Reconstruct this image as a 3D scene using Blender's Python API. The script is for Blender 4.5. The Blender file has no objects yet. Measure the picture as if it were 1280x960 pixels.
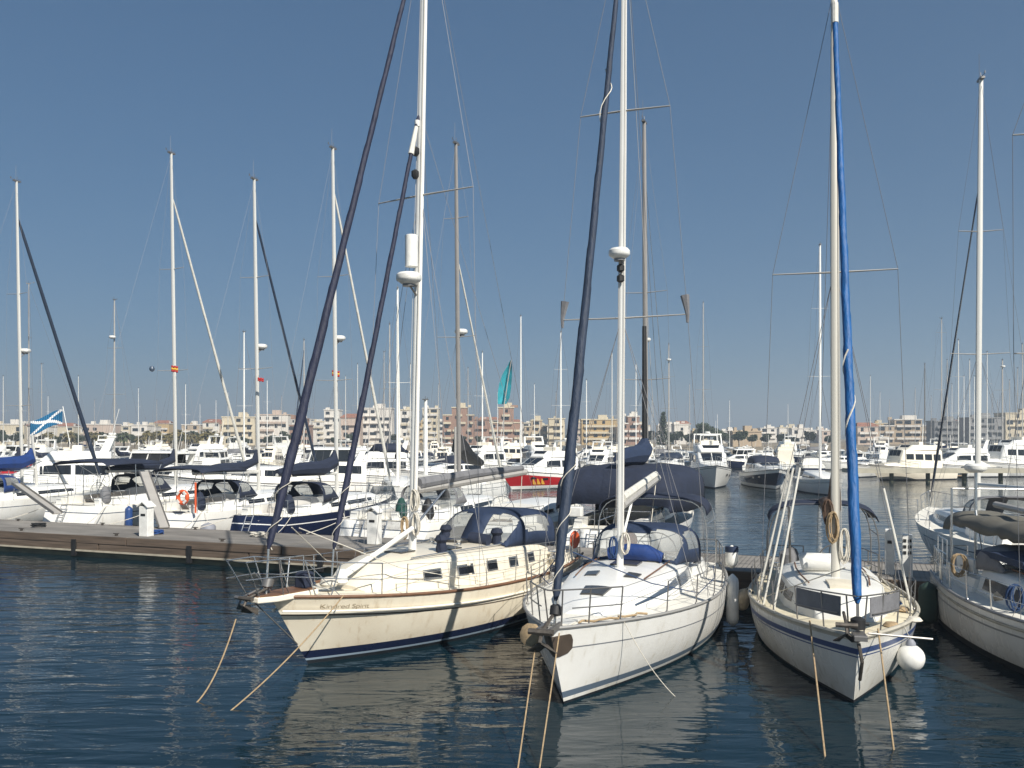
import bpy, math, random
from mathutils import Vector, Matrix
R = math.radians
rnd = random.Random(7)
S = bpy.context.scene
C = S.collection

# ------------------------------------------------------------------ camera, sky, sun, exposure
CAM_H, F, HY = 4.6, 1100.0, 547.0            # eye height (m), focal length and horizon row for a 1280 px wide frame
cd = bpy.data.cameras.new("camera"); cam = bpy.data.objects.new("camera", cd); C.objects.link(cam)
cam.location = (0, 0, CAM_H); cam.rotation_euler = (R(90), 0, 0)
cd.sensor_width = 36; cd.lens = 36 * F / 1280; cd.shift_y = (HY - 480) / 1280
cd.clip_start = 0.1; cd.clip_end = 20000
S.camera = cam
HAZE = 0.0008                                 # density of the air's haze, per metre

SUN_AZ = Vector((0.52, -0.85)).normalized()   # horizontal direction towards the sun
SUN_EL = R(40)
w = bpy.data.worlds.new("World"); S.world = w; w.use_nodes = True
nt = w.node_tree; nt.nodes.clear()
sky = nt.nodes.new("ShaderNodeTexSky"); sky.sky_type = 'NISHITA'; sky.sun_disc = False
sky.sun_elevation = SUN_EL; sky.sun_rotation = math.atan2(SUN_AZ.x, SUN_AZ.y)
sky.air_density = 1.0; sky.dust_density = 0.1; sky.ozone_density = 4.5; sky.altitude = 0
bg = nt.nodes.new("ShaderNodeBackground"); bg.inputs[1].default_value = 0.06
wo = nt.nodes.new("ShaderNodeOutputWorld")
gm = nt.nodes.new("ShaderNodeGamma"); gm.inputs[1].default_value = 0.6; nt.links.new(sky.outputs[0], gm.inputs[0])
ti = nt.nodes.new("ShaderNodeMix"); ti.data_type = 'RGBA'; ti.blend_type = 'MULTIPLY'; ti.inputs[0].default_value = 1.0; ti.inputs[7].default_value = (0.34, 0.735, 1.09, 1)
nt.links.new(gm.outputs[0], ti.inputs[6]); nt.links.new(ti.outputs[2], bg.inputs[0]); nt.links.new(bg.outputs[0], wo.inputs[0])
sd = bpy.data.lights.new("sun", 'SUN'); so = bpy.data.objects.new("sun", sd); C.objects.link(so)
sd.energy = 4.15; sd.angle = R(0.5); sd.color = (1.0, 0.95, 0.86)
sv = Vector((SUN_AZ.x * math.cos(SUN_EL), SUN_AZ.y * math.cos(SUN_EL), math.sin(SUN_EL)))
so.rotation_euler = sv.to_track_quat('Z', 'Y').to_euler(); so.location = (40, -40, 60)
S.view_settings.view_transform = 'Standard'; S.view_settings.look = 'None'
S.view_settings.exposure = 0.85; S.view_settings.gamma = 1.0; S.view_settings.use_curve_mapping = False
S.render.engine = 'CYCLES'
S.cycles.max_bounces = 6; S.cycles.transparent_max_bounces = 16
S.cycles.sample_clamp_indirect = 4.0
S.cycles.use_denoising = True

def at(X, D, z=0.0):                          # world point on the bearing of photo column X, D metres out
    return Vector(((X - 640) / F * D, D, z))
def zat(Y, D):                                # height whose photo row is Y at D metres out
    return CAM_H - (Y - HY) / F * D

# ------------------------------------------------------------------ materials
MATS = {}
def mat(name, col, rough=0.5, metal=0.0, var=0.0, scale=3.0, bump=0.0, bscale=30.0, stretch=(1, 1, 1), dirt=None, spec=0.5, coat=0.0):
    if name in MATS: return MATS[name]
    m = bpy.data.materials.new(name); m.use_nodes = True; n = m.node_tree; b = n.nodes["Principled BSDF"]
    b.inputs["Base Color"].default_value = (*col, 1); b.inputs["Roughness"].default_value = rough
    b.inputs["Metallic"].default_value = metal; b.inputs["Specular IOR Level"].default_value = spec
    b.inputs["Coat Weight"].default_value = coat; b.inputs["Coat Roughness"].default_value = 0.12
    if var or bump or dirt:
        tc = n.nodes.new("ShaderNodeTexCoord"); mp = n.nodes.new("ShaderNodeMapping"); mp.inputs[3].default_value = stretch
        n.links.new(tc.outputs["Object"], mp.inputs[0])
    if var or dirt:
        nz = n.nodes.new("ShaderNodeTexNoise"); nz.inputs["Scale"].default_value = scale; nz.inputs["Detail"].default_value = 5
        n.links.new(mp.outputs[0], nz.inputs["Vector"])
        rp = n.nodes.new("ShaderNodeValToRGB"); rp.color_ramp.elements[0].position = 0.3; rp.color_ramp.elements[1].position = 0.7
        lo = dirt if dirt else tuple(c * (1 - var) for c in col)
        rp.color_ramp.elements[0].color = (*lo, 1); rp.color_ramp.elements[1].color = (*[min(1, c * (1 + var * 0.4)) for c in col], 1)
        n.links.new(nz.outputs[0], rp.inputs[0]); n.links.new(rp.outputs[0], b.inputs["Base Color"])
    if bump:
        nb = n.nodes.new("ShaderNodeTexNoise"); nb.inputs["Scale"].default_value = bscale; nb.inputs["Detail"].default_value = 3
        n.links.new(mp.outputs[0], nb.inputs["Vector"])
        bp = n.nodes.new("ShaderNodeBump"); bp.inputs["Strength"].default_value = bump; bp.inputs["Distance"].default_value = 0.05
        n.links.new(nb.outputs[0], bp.inputs["Height"]); n.links.new(bp.outputs[0], b.inputs["Normal"])
    MATS[name] = m; return m

WHITE = mat("white gelcoat", (0.80, 0.79, 0.75), 0.28, var=0.06, scale=1.2, stretch=(1, 1, .25), coat=0.2)
WHITE2 = mat("aged white gelcoat", (0.70, 0.69, 0.64), 0.4, var=0.12, scale=1.6, stretch=(1, 1, .3))
WHITE3 = mat("greyed gelcoat", (0.60, 0.61, 0.60), 0.35, var=0.1, scale=1.6, stretch=(1, 1, .3))
CREAM = mat("cream gelcoat", (0.71, 0.65, 0.53), 0.3, var=0.05, scale=1.0, stretch=(1, 1, .25), coat=0.2)
CREAMW = mat("pale cream moulding", (0.80, 0.74, 0.62), 0.4, var=0.05)
def hullmat(name, col, stain, amount):
    m = mat(name, col, .3, coat=.2); n = m.node_tree; b = n.nodes["Principled BSDF"]; L_ = n.links.new
    tc = n.nodes.new("ShaderNodeTexCoord"); sx = n.nodes.new("ShaderNodeSeparateXYZ"); L_(tc.outputs["Object"], sx.inputs[0])
    def noise(sc, st, lo, hi, det=4):
        mp = n.nodes.new("ShaderNodeMapping"); mp.inputs[3].default_value = st; L_(tc.outputs["Object"], mp.inputs[0]); z = n.nodes.new("ShaderNodeTexNoise"); z.inputs["Scale"].default_value = sc; z.inputs["Detail"].default_value = det
        L_(mp.outputs[0], z.inputs["Vector"]); r_ = n.nodes.new("ShaderNodeMapRange"); r_.inputs[1].default_value = lo; r_.inputs[2].default_value = hi; L_(z.outputs[0], r_.inputs[0]); return r_.outputs[0]
    def mth(op, a, c):
        k = n.nodes.new("ShaderNodeMath"); k.operation = op
        for i, q in enumerate((a, c)):
            if isinstance(q, (int, float)): k.inputs[i].default_value = q
            else: L_(q, k.inputs[i])
        return k.outputs[0]
    streak = noise(5.5, (1.6, 1.6, .12), .56, .78); blot = noise(.9, (1, 1, 1), .42, .72); scuff = noise(9, (.35, .35, 1.5), .66, .74)
    zz = n.nodes.new("ShaderNodeMapRange"); zz.inputs[1].default_value = .55; zz.inputs[2].default_value = .06; L_(sx.outputs[2], zz.inputs[0])
    scum = mth('MULTIPLY', zz.outputs[0], noise(3, (1, 1, .5), .3, .7))
    f = mth('ADD', mth('ADD', mth('MULTIPLY', streak, .5), mth('MULTIPLY', blot, .22)), mth('ADD', mth('MULTIPLY', scum, .55), mth('MULTIPLY', scuff, .35)))
    f = mth('MULTIPLY', f, amount); mx = n.nodes.new("ShaderNodeMix"); mx.data_type = 'RGBA'; L_(f, mx.inputs[0]); mx.inputs[6].default_value = (*col, 1); mx.inputs[7].default_value = (*stain, 1); L_(mx.outputs[2], b.inputs["Base Color"])
    ro = n.nodes.new("ShaderNodeMapRange"); ro.inputs[3].default_value = .22; ro.inputs[4].default_value = .6; L_(f, ro.inputs[0]); L_(ro.outputs[0], b.inputs["Roughness"]); return m
HCREAM = hullmat("worn cream hull", (0.70, 0.64, 0.515), (.36, .26, .15), .9)
HWHITE = hullmat("worn white hull", (0.80, 0.79, 0.755), (.42, .37, .27), .85)
HWHITE2 = hullmat("older white hull", (0.72, 0.71, 0.67), (.33, .28, .19), .85)
DECK = mat("non slip deck", (0.74, 0.71, 0.63), 0.7, var=0.1, scale=2.2, bump=.15, bscale=60)
DECKC = mat("cream deck", (0.77, 0.71, 0.58), 0.7, var=0.1, scale=2.0, bump=.15, bscale=60)
DECKB = mat("stained beige deck", (0.66, 0.59, 0.43), 0.75, var=0.25, scale=2.5, bump=.2, bscale=50)
TEAK = mat("teak", (0.17, 0.085, 0.045), 0.55, var=0.3, scale=6, stretch=(.2, 3, 3))
TEAKP = mat("pale teak", (0.33, 0.24, 0.15), 0.7, var=0.25, scale=8, stretch=(.2, 3, 3))
NAVY = mat("navy canvas", (0.013, 0.020, 0.043), 0.85, var=0.25, scale=3, bump=.3, bscale=8)
NAVYG = mat("navy gelcoat", (0.010, 0.016, 0.045), 0.2, coat=.3)
BLACKG = mat("dark antifouling", (0.012, 0.016, 0.022), 0.6, var=.4, scale=4)
BLUEC = mat("blue canvas", (0.014, 0.028, 0.066), 0.8, var=0.2, scale=3, bump=.3, bscale=9)
ROYAL = mat("royal blue canvas", (0.005, 0.034, 0.16), 0.75, var=0.25, scale=3, bump=.4, bscale=7)
AZURE = mat("azure sail cloth", (0.003, 0.085, 0.27), 0.6, var=0.25, scale=2.5, bump=.5, bscale=5, stretch=(3, 3, .6))
NAVYS = mat("dark blue sail cloth", (0.013, 0.025, 0.052), 0.7, var=0.25, scale=2.5, bump=.5, bscale=5, stretch=(3, 3, .6))
PURPS = mat("indigo sail cloth", (0.0105, 0.0145, 0.040), 0.7, var=0.25, scale=2.5, bump=.5, bscale=5, stretch=(3, 3, .6))
PALES = mat("pale sail cloth", (0.62, 0.60, 0.54), 0.7, var=0.12, scale=3, bump=.3, bscale=6)
GREYC = mat("grey canvas", (0.17, 0.17, 0.18), 0.85, var=0.2, scale=3, bump=.4, bscale=8)
OLIVE = mat("olive grey canvas", (0.14, 0.13, 0.105), 0.85, var=0.25, scale=1.5, bump=.25, bscale=3)
GREENC = mat("dark green canvas", (0.008, 0.06, 0.05), 0.8, var=.3)
TEALS = mat("teal sail cloth", (0.03, 0.30, 0.36), 0.6, var=0.35, scale=1.2)
BROWNC = mat("brown canvas", (0.10, 0.06, 0.04), 0.85, var=.35, scale=5, bump=.6, bscale=10)
ALU = mat("mast aluminium", (0.66, 0.645, 0.60), 0.42, 0.25, var=.06, scale=1.5, stretch=(1, 1, .15))
ALUW = mat("white painted mast", (0.78, 0.77, 0.73), 0.35, var=.05, scale=1.5)
ALUG = mat("dull mast aluminium", (0.42, 0.40, 0.37), 0.5, 0.2, var=.1, scale=1.5)
ALUB = mat("brownish anodised mast", (0.275, 0.26, 0.245), 0.5, 0.2, var=.1, scale=1.5)
STEEL = mat("stainless steel", (0.58, 0.58, 0.57), 0.25, 0.9)
STEELD = mat("tarnished steel", (0.22, 0.21, 0.20), 0.4, 0.6)
WIRE = mat("rigging wire", (0.17, 0.17, 0.18), 0.6, 0.1)
WIREW = mat("pale halyard", (0.40, 0.38, 0.35), 0.8)
GLASS = mat("dark glass", (0.010, 0.012, 0.016), 0.08, spec=0.7)
BLUEG = mat("blue grey acrylic", (0.06, 0.085, 0.125), 0.15)
SMOKE = mat("smoked acrylic hatch", (0.05, 0.048, 0.045), 0.2)
ROPE = mat("hemp rope", (0.36, 0.26, 0.15), 0.9, var=.3, scale=20)
ROPEW = mat("white rope", (0.60, 0.56, 0.48), 0.9, var=.2, scale=20)
ROPEB = mat("blue rope", (0.02, 0.05, 0.13), 0.9)
BLACK = mat("black rubber", (0.014, 0.014, 0.015), 0.6, var=.3)
RUST = mat("galvanised anchor steel", (0.11, 0.095, 0.08), 0.6, .4, var=.4, scale=12)
BROWNP = mat("brown stem guard", (0.085, 0.065, 0.05), 0.5, var=.3)
ORANGE = mat("orange plastic", (0.62, 0.10, 0.03), 0.5, var=.1)
RED = mat("red gelcoat", (0.38, 0.015, 0.02), 0.25)
YELLOW = mat("yellow vinyl", (0.75, 0.38, 0.05), 0.4)
FWHITE = mat("white vinyl fender", (0.74, 0.73, 0.69), 0.45, var=.15, scale=5)
FBEIGE = mat("grubby beige fender", (0.52, 0.42, 0.29), 0.6, var=.35, scale=6)
FBLUE = mat("blue vinyl fender", (0.02, 0.06, 0.20), 0.45, var=.2)
FGREEN = mat("dark green fender", (0.02, 0.045, 0.035), 0.7, var=.3)
FGREY = mat("grey vinyl fender", (0.25, 0.26, 0.30), 0.6, var=.2)
LEAF = mat("olive foliage", (0.055, 0.07, 0.028), 0.9, var=.5, scale=.8)
LEAFD = mat("dark foliage", (0.03, 0.045, 0.02), 0.9, var=.4, scale=.8)
FROND = mat("dry palm fronds", (0.13, 0.105, 0.035), 0.9, var=.5, scale=.8)
FRONDG = mat("green palm fronds", (0.05, 0.065, 0.026), 0.9, var=.4, scale=.8)
BARK = mat("palm bark", (0.10, 0.075, 0.05), 0.95, var=.3)
SAND = mat("dry ground", (0.26, 0.21, 0.14), 0.95, var=.3, scale=.05)

def vinyl():
    m = bpy.data.materials.new("clear vinyl"); m.use_nodes = True; n = m.node_tree; n.nodes.clear()
    o = n.nodes.new("ShaderNodeOutputMaterial"); mx = n.nodes.new("ShaderNodeMixShader"); mx.inputs[0].default_value = 0.42
    t = n.nodes.new("ShaderNodeBsdfTransparent"); t.inputs[0].default_value = (.82, .84, .84, 1)
    p = n.nodes.new("ShaderNodeBsdfPrincipled"); p.inputs["Base Color"].default_value = (.42, .42, .40, 1); p.inputs["Roughness"].default_value = .12
    n.links.new(t.outputs[0], mx.inputs[1]); n.links.new(p.outputs[0], mx.inputs[2]); n.links.new(mx.outputs[0], o.inputs[0])
    return m
VINYL = vinyl()

def water_mat():
    m = bpy.data.materials.new("harbour water"); m.use_nodes = True; n = m.node_tree; b = n.nodes["Principled BSDF"]
    b.inputs["Base Color"].default_value = (0.004, 0.016, 0.024, 1); b.inputs["Roughness"].default_value = 0.03
    b.inputs["IOR"].default_value = 1.33; b.inputs["Specular IOR Level"].default_value = 0.5
    tc = n.nodes.new("ShaderNodeTexCoord")
    def layer(sc, rot, st, det, dist):
        mp = n.nodes.new("ShaderNodeMapping"); mp.inputs[2].default_value = (0, 0, R(rot)); mp.inputs[3].default_value = st
        n.links.new(tc.outputs["Object"], mp.inputs[0])
        z = n.nodes.new("ShaderNodeTexNoise"); z.inputs["Scale"].default_value = sc; z.inputs["Detail"].default_value = det
        z.inputs["Distortion"].default_value = dist; n.links.new(mp.outputs[0], z.inputs["Vector"]); return z.outputs[0]
    a = layer(1.1, 14, (0.5, 1.7, 1), 2.5, 0.5); c = layer(5.0, -12, (0.55, 1.4, 1), 2.0, 0.6)
    d = layer(0.12, 30, (1, 1, 1), 2, 0)        # calmer and rougher patches
    m1 = n.nodes.new("ShaderNodeMath"); m1.operation = 'MULTIPLY'; m1.inputs[1].default_value = 0.12; n.links.new(c, m1.inputs[0])
    ad = n.nodes.new("ShaderNodeMath"); ad.operation = 'ADD'; n.links.new(a, ad.inputs[0]); n.links.new(m1.outputs[0], ad.inputs[1])
    mr = n.nodes.new("ShaderNodeMapRange"); mr.inputs[1].default_value = .35; mr.inputs[2].default_value = .65
    mr.inputs[3].default_value = .45; mr.inputs[4].default_value = 1.2; n.links.new(d, mr.inputs[0])
    mu = n.nodes.new("ShaderNodeMath"); mu.operation = 'MULTIPLY'; n.links.new(ad.outputs[0], mu.inputs[0]); n.links.new(mr.outputs[0], mu.inputs[1])
    bp = n.nodes.new("ShaderNodeBump"); bp.inputs["Strength"].default_value = 1.0; bp.inputs["Distance"].default_value = 0.062
    n.links.new(mu.outputs[0], bp.inputs["Height"]); n.links.new(bp.outputs[0], b.inputs["Normal"])
    return m
WATER = water_mat()

def plank_mat(name, col, step, ang_x=True):
    m = mat(name, col, 0.85, var=.45, scale=.9, stretch=(.5, 1.4, 2)); n = m.node_tree; b = n.nodes["Principled BSDF"]
    tc = n.nodes.new("ShaderNodeTexCoord"); wv = n.nodes.new("ShaderNodeTexWave"); wv.bands_direction = 'X' if ang_x else 'Z'
    wv.wave_profile = 'SAW'; wv.inputs["Scale"].default_value = 1.0 / step * 0.159 * 2; n.links.new(tc.outputs["Object"], wv.inputs["Vector"])
    rp = n.nodes.new("ShaderNodeValToRGB"); rp.color_ramp.elements[0].position = .03; rp.color_ramp.elements[1].position = .12
    n.links.new(wv.outputs[0], rp.inputs[0])
    bp = n.nodes.new("ShaderNodeBump"); bp.inputs["Distance"].default_value = .02; n.links.new(rp.outputs[0], bp.inputs["Height"])
    n.links.new(bp.outputs[0], b.inputs["Normal"]); return m
PLANKS = plank_mat("weathered grey planking", (0.245, 0.225, 0.20), 0.14)
FASCIA = mat("brown timber fascia", (0.115, 0.083, 0.06), .8, var=.45, scale=3, stretch=(.25, 1, 5))
CONC = mat("algae stained concrete", (0.13, 0.13, 0.085), .9, var=.5, scale=2, stretch=(.6, 1, 2))
STRIP = mat("weathered rubbing strip", (0.40, 0.36, 0.28), .8, var=.25, scale=3)

# ------------------------------------------------------------------ mesh helpers
class MB:
    def __init__(s): s.v = []; s.f = []; s.m = []
    def add(s, vs, fs, mi=0):
        o = len(s.v); s.v += [tuple(p) for p in vs]
        for f in fs: s.f.append([i + o for i in f]); s.m.append(mi)
        return s
    def box(s, c, d, rot=None, mi=0):
        c = Vector(c); vs = [Vector((x * d[0] / 2, y * d[1] / 2, z * d[2] / 2)) for x in (-1, 1) for y in (-1, 1) for z in (-1, 1)]
        if rot is not None: vs = [rot @ p for p in vs]
        return s.add([c + p for p in vs], [(0, 1, 3, 2), (4, 6, 7, 5), (0, 4, 5, 1), (2, 3, 7, 6), (0, 2, 6, 4), (1, 5, 7, 3)], mi)
    def tube(s, pts, r, seg=6, mi=0, sq=1.0):
        pts = [Vector(p) for p in pts]; n = len(pts); rs = r if isinstance(r, (list, tuple)) else [r] * n
        t0 = (pts[1] - pts[0]).normalized(); up = Vector((0, 0, 1)) if abs(t0.z) < .9 else Vector((1, 0, 0))
        a = t0.cross(up).normalized(); vs = []
        for i in range(n):
            t = (pts[min(i + 1, n - 1)] - pts[max(i - 1, 0)]).normalized()
            a = (a - t * a.dot(t)).normalized(); b = t.cross(a)
            for k in range(seg):
                q = 2 * math.pi * k / seg; vs.append(pts[i] + (a * math.cos(q) + b * math.sin(q) * sq) * rs[i])
        fs = [(i * seg + k, i * seg + (k + 1) % seg, (i + 1) * seg + (k + 1) % seg, (i + 1) * seg + k) for i in range(n - 1) for k in range(seg)]
        fs += [tuple(range(seg))[::-1], tuple(range((n - 1) * seg, n * seg))]
        return s.add(vs, fs, mi)
    def lathe(s, prof, c, seg=14, axis=None, mi=0):          # prof: (radius, height)
        c = Vector(c); q = (Vector(axis).normalized().to_track_quat('Z', 'Y').to_matrix() if axis is not None else Matrix.Identity(3)); vs = []
        for r, h in prof:
            for k in range(seg):
                a = 2 * math.pi * k / seg; vs.append(c + q @ Vector((max(r, .0008) * math.cos(a), max(r, .0008) * math.sin(a), h)))
        n = len(prof)
        fs = [(i * seg + k, i * seg + (k + 1) % seg, (i + 1) * seg + (k + 1) % seg, (i + 1) * seg + k) for i in range(n - 1) for k in range(seg)]
        fs += [tuple(range(seg))[::-1], tuple(range((n - 1) * seg, n * seg))]
        return s.add(vs, fs, mi)
    def sheet(s, g, mi=0):                                    # open grid of points
        nu, nv = len(g), len(g[0])
        return s.add([p for r_ in g for p in r_], [(i * nv + j, i * nv + j + 1, (i + 1) * nv + j + 1, (i + 1) * nv + j) for i in range(nu - 1) for j in range(nv - 1)], mi)
    def slab(s, g, off, mi=0):                                # closed plate: grid g and its copy moved by off (vector or function)
        nu, nv = len(g), len(g[0]); n = nu * nv
        top = [Vector(p) for r_ in g for p in r_]; bot = [p + (off(p) if callable(off) else Vector(off)) for p in top]
        fs = []
        for i in range(nu - 1):
            for j in range(nv - 1):
                q = (i * nv + j, i * nv + j + 1, (i + 1) * nv + j + 1, (i + 1) * nv + j); fs.append(q); fs.append(tuple(n + k for k in q[::-1]))
        rim = [j for j in range(nv)] + [i * nv + nv - 1 for i in range(1, nu)] + [(nu - 1) * nv + j for j in range(nv - 2, -1, -1)] + [i * nv for i in range(nu - 2, 0, -1)]
        for a, b in zip(rim, rim[1:] + rim[:1]): fs.append((b, a, n + a, n + b))
        return s.add(top + bot, fs, mi)
    def build(s, name, m, parent=None, smooth=False, bevel=0, solid=0):
        me = bpy.data.meshes.new(name); me.from_pydata(s.v, [], s.f)
        ms = m if isinstance(m, (list, tuple)) else [m]
        for x in ms: me.materials.append(x)
        if len(ms) > 1: me.polygons.foreach_set("material_index", s.m)
        if smooth: me.polygons.foreach_set("use_smooth", [True] * len(s.f))
        me.update(); o = bpy.data.objects.new(name, me); C.objects.link(o)
        if parent: o.parent = parent
        if smooth and smooth != 'all':
            try: me.set_sharp_from_angle(angle=R(38))
            except Exception: pass
        if bevel:
            b = o.modifiers.new("bevel", 'BEVEL'); b.width = bevel; b.segments = 2; b.limit_method = 'ANGLE'
        if solid:
            b = o.modifiers.new("solid", 'SOLIDIFY'); b.thickness = solid; b.offset = 0
        return o
def tag(o, label=None, cat=None, group=None, kind=None):
    if label: o['label'] = label
    if cat: o['category'] = cat
    if group: o['group'] = group
    if kind: o['kind'] = kind
    return o
def thing(name, label, cat, loc, rz=0, group=None):
    o = bpy.data.objects.new(name, None); C.objects.link(o); o.empty_display_size = .3
    o.location = loc; o.rotation_euler = (0, 0, rz); return tag(o, label, cat, group)
def copy_tree(o, parent=None):
    c = o.copy(); C.objects.link(c)
    if parent: c.parent = parent
    for ch in list(o.children): copy_tree(ch, c)
    return c
def lerp(a, b, t): return a + (b - a) * t
def seg_pts(a, b, n): a = Vector(a); b = Vector(b); return [a.lerp(b, i / n) for i in range(n + 1)]
def sag(a, b, d, n=10):
    a = Vector(a); b = Vector(b); return [a.lerp(b, i / n) - Vector((0, 0, d * 4 * (i / n) * (1 - i / n))) for i in range(n + 1)]
def line(name, a, b, r, m, parent, s=0):
    return MB().tube(sag(a, b, s) if s else [a, b], r, 5).build(name, m, parent, True)

# ------------------------------------------------------------------ the setting: water, ground, hills
MB().add([(-900, -30, 0), (900, -30, 0), (900, 262, 0), (-900, 262, 0)], [(0, 1, 2, 3)]).build("water", WATER)["kind"] = "structure"
gb = MB(); xs = [-9000, -900, -400, 0, 400, 900, 9000]
gb.sheet([[(x, y, z) for x in xs] for y, z in ((243, -.6), (246, .9), (300, 1.2), (900, 2.0), (9000, 2.5))])
gb.build("ground", SAND)["kind"] = "structure"
hb = MB(); row = []
for i in range(121):
    x = -2600 + i * 5200 / 120
    h = 12 + 9 * math.sin(i * .21 + 1) + 6 * math.sin(i * .53) + rnd.uniform(-1.5, 1.5) + (14 if x > 600 else 0)
    row.append((x, h))
hb.sheet([[(x, 1800, 1.0) for x, h in row], [(x, 1950, max(4, h * .55)) for x, h in row], [(x, 2150, max(6, h)) for x, h in row], [(x, 2600, 1.0) for x, h in row]])
hb.build("hills", mat("far scrub hills", (0.12, 0.12, 0.085), .95, var=.3, scale=.01), smooth='all')["kind"] = "structure"

# the air over the harbour: even thin haze from below the water to above the mastheads
hz = MB().box((0, 3900, 60), (19000, 10800, 130)).build("haze", None); hz["kind"] = "stuff"; hz.data.materials.clear()
hm = bpy.data.materials.new("harbour haze"); hm.use_nodes = True; hm.node_tree.nodes.clear(); hn = hm.node_tree
ho = hn.nodes.new("ShaderNodeOutputMaterial"); hp = hn.nodes.new("ShaderNodeVolumePrincipled"); hp.inputs["Color"].default_value = (.78, .90, 1, 1); hp.inputs["Density"].default_value = HAZE; hp.inputs["Anisotropy"].default_value = 0.2
hn.links.new(hp.outputs[0], ho.inputs["Volume"]); hz.data.materials.append(hm)

# ------------------------------------------------------------------ boats: hull and deck house shapes
class Hull:
    def __init__(s, L, B, fs, fm, fb, rb, rs, ws, p=2.3, fl=(.12, .5), sm=.42):
        s.L, s.B, s.fs, s.fm, s.fb, s.rb, s.rs, s.ws, s.p, s.fl, s.sm = L, B, fs, fm, fb, rb, rs, ws, p, fl, sm
    def sheer(s, t):
        a = .42; return s.fs * (t - a) * (t - 1) / a + s.fm * t * (t - 1) / (a * (a - 1)) + s.fb * t * (t - a) / (1 - a)
    def x(s, t, z):
        xb = s.L / 2 - s.rb * (1 - z / s.fb); xs = -s.L / 2 + s.rs * z / s.fs
        return xs + t * (xb - xs)
    def f(s, t):
        if t < s.sm: return 1 - (1 - s.ws) * ((s.sm - t) / s.sm) ** 2
        return max(0, 1 - ((t - s.sm) / (1 - s.sm)) ** s.p)
    def hw(s, t, z):
        v = min(1, max(0, (z + .5) / (s.sheer(t) + .5))); fl = lerp(s.fl[0], s.fl[1], t ** 2)
        return s.B / 2 * s.f(t) * (1 - fl * (1 - v) ** 1.6 - .25 * (1 - v) ** 5)
    def pt(s, t, z, side=1): return Vector((s.x(t, z), side * s.hw(t, z), z))
    def tx(s, x):                              # station of deck position x
        lo, hi = 0., 1.
        for _ in range(30):
            m = (lo + hi) / 2
            if s.x(m, s.sheer(m)) < x: lo = m
            else: hi = m
        return lo
    def zs(s, x): return s.sheer(s.tx(x))
    def edge(s, x, side=1, inset=0.0, dz=0.0):
        t = s.tx(x); z = s.sheer(t); return Vector((x, side * max(.0, s.hw(t, z) - inset), z + dz))
    def zrow(s, r_, t):
        if r_[0] == 'z': return r_[1]
        if r_[0] == 's': return s.sheer(t) + r_[1]
        return r_[1] + (s.sheer(t) + r_[2] - r_[1]) * r_[3]
    def build(s, parent, rows, idx, mats, n=26):
        ts = [math.sin(math.pi / 2 * i / n) * .5 + .5 * i / n for i in range(n + 1)]; mb = MB()
        nr = len(rows)
        for side in (1, -1):
            g = [[s.pt(t, s.zrow(r_, t), side) for r_ in rows] for t in ts]
            vs = [p for q in g for p in q]; o = len(mb.v); mb.v += [tuple(p) for p in vs]
            for i in range(n):
                for j in range(nr - 1):
                    q = [o + i * nr + j, o + (i + 1) * nr + j, o + (i + 1) * nr + j + 1, o + i * nr + j + 1]
                    mb.f.append(q if side < 0 else q[::-1]); mb.m.append(idx[j])
        o2 = len(mb.v) // 2
        for j in range(nr - 1): mb.f.append([j, j + 1, o2 + j + 1, o2 + j]); mb.m.append(idx[j])
        return mb.build("hull", mats, parent, True)
    def deck(s, parent, m, cock=None, wellm=None, dz=-.015, n=26):
        ts = [i / n for i in range(n + 1)]; cols = [-1, -.6, -.3, 0, .3, .6, 1]; mb = MB()
        def P(t, c): z = s.sheer(t); h = s.hw(t, z); return Vector((s.x(t, z), c * max(0, h - .01), z + dz + .05 * (1 - c * c) * min(1, h)))
        for i in range(n):
            for j in range(6):
                if cock and cock[0] <= ts[i] < cock[1] and 1 <= j <= 4: continue
                mb.add([P(ts[i], cols[j]), P(ts[i + 1], cols[j]), P(ts[i + 1], cols[j + 1]), P(ts[i], cols[j + 1])], [(0, 1, 2, 3)])
        d = mb.build("deck", m, parent)
        if cock:
            a = min(t for t in ts if t >= cock[0]); b = min(t for t in ts if t >= cock[1]); wb = MB()
            A = [P(a, -.6), P(a, .6), P(b, .6), P(b, -.6)]; dn = Vector((0, 0, -.5)); W = [p + dn for p in A]
            wb.add(A + W, [(4, 5, 6, 7), (0, 1, 5, 4), (1, 2, 6, 5), (2, 3, 7, 6), (3, 0, 4, 7)])
            wb.build("cockpit_well", wellm or m, parent)
        return d
    def rail(s, name, parent, m, r, a=0.0, b=1.0, dz=.02, both=True, n=30, inset=.0):
        for side in ((1, -1) if both else (1,)):
            pts = []
            for i in range(n + 1):
                t = lerp(a, b, i / n); p = s.pt(t, s.sheer(t), side); p.y -= side * min(inset, abs(p.y)); p.z += dz; pts.append(p)
            MB().tube(pts, r, 6).build(name, m, parent, True)
STD = [('z', -.45), ('z', -.15), ('z', .03), ('z', .10), ('m', .10, -.34, .3), ('m', .10, -.34, .65), ('s', -.34), ('s', -.30), ('s', 0)]
STDI = [0, 0, 1, 2, 2, 2, 3, 2]

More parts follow.
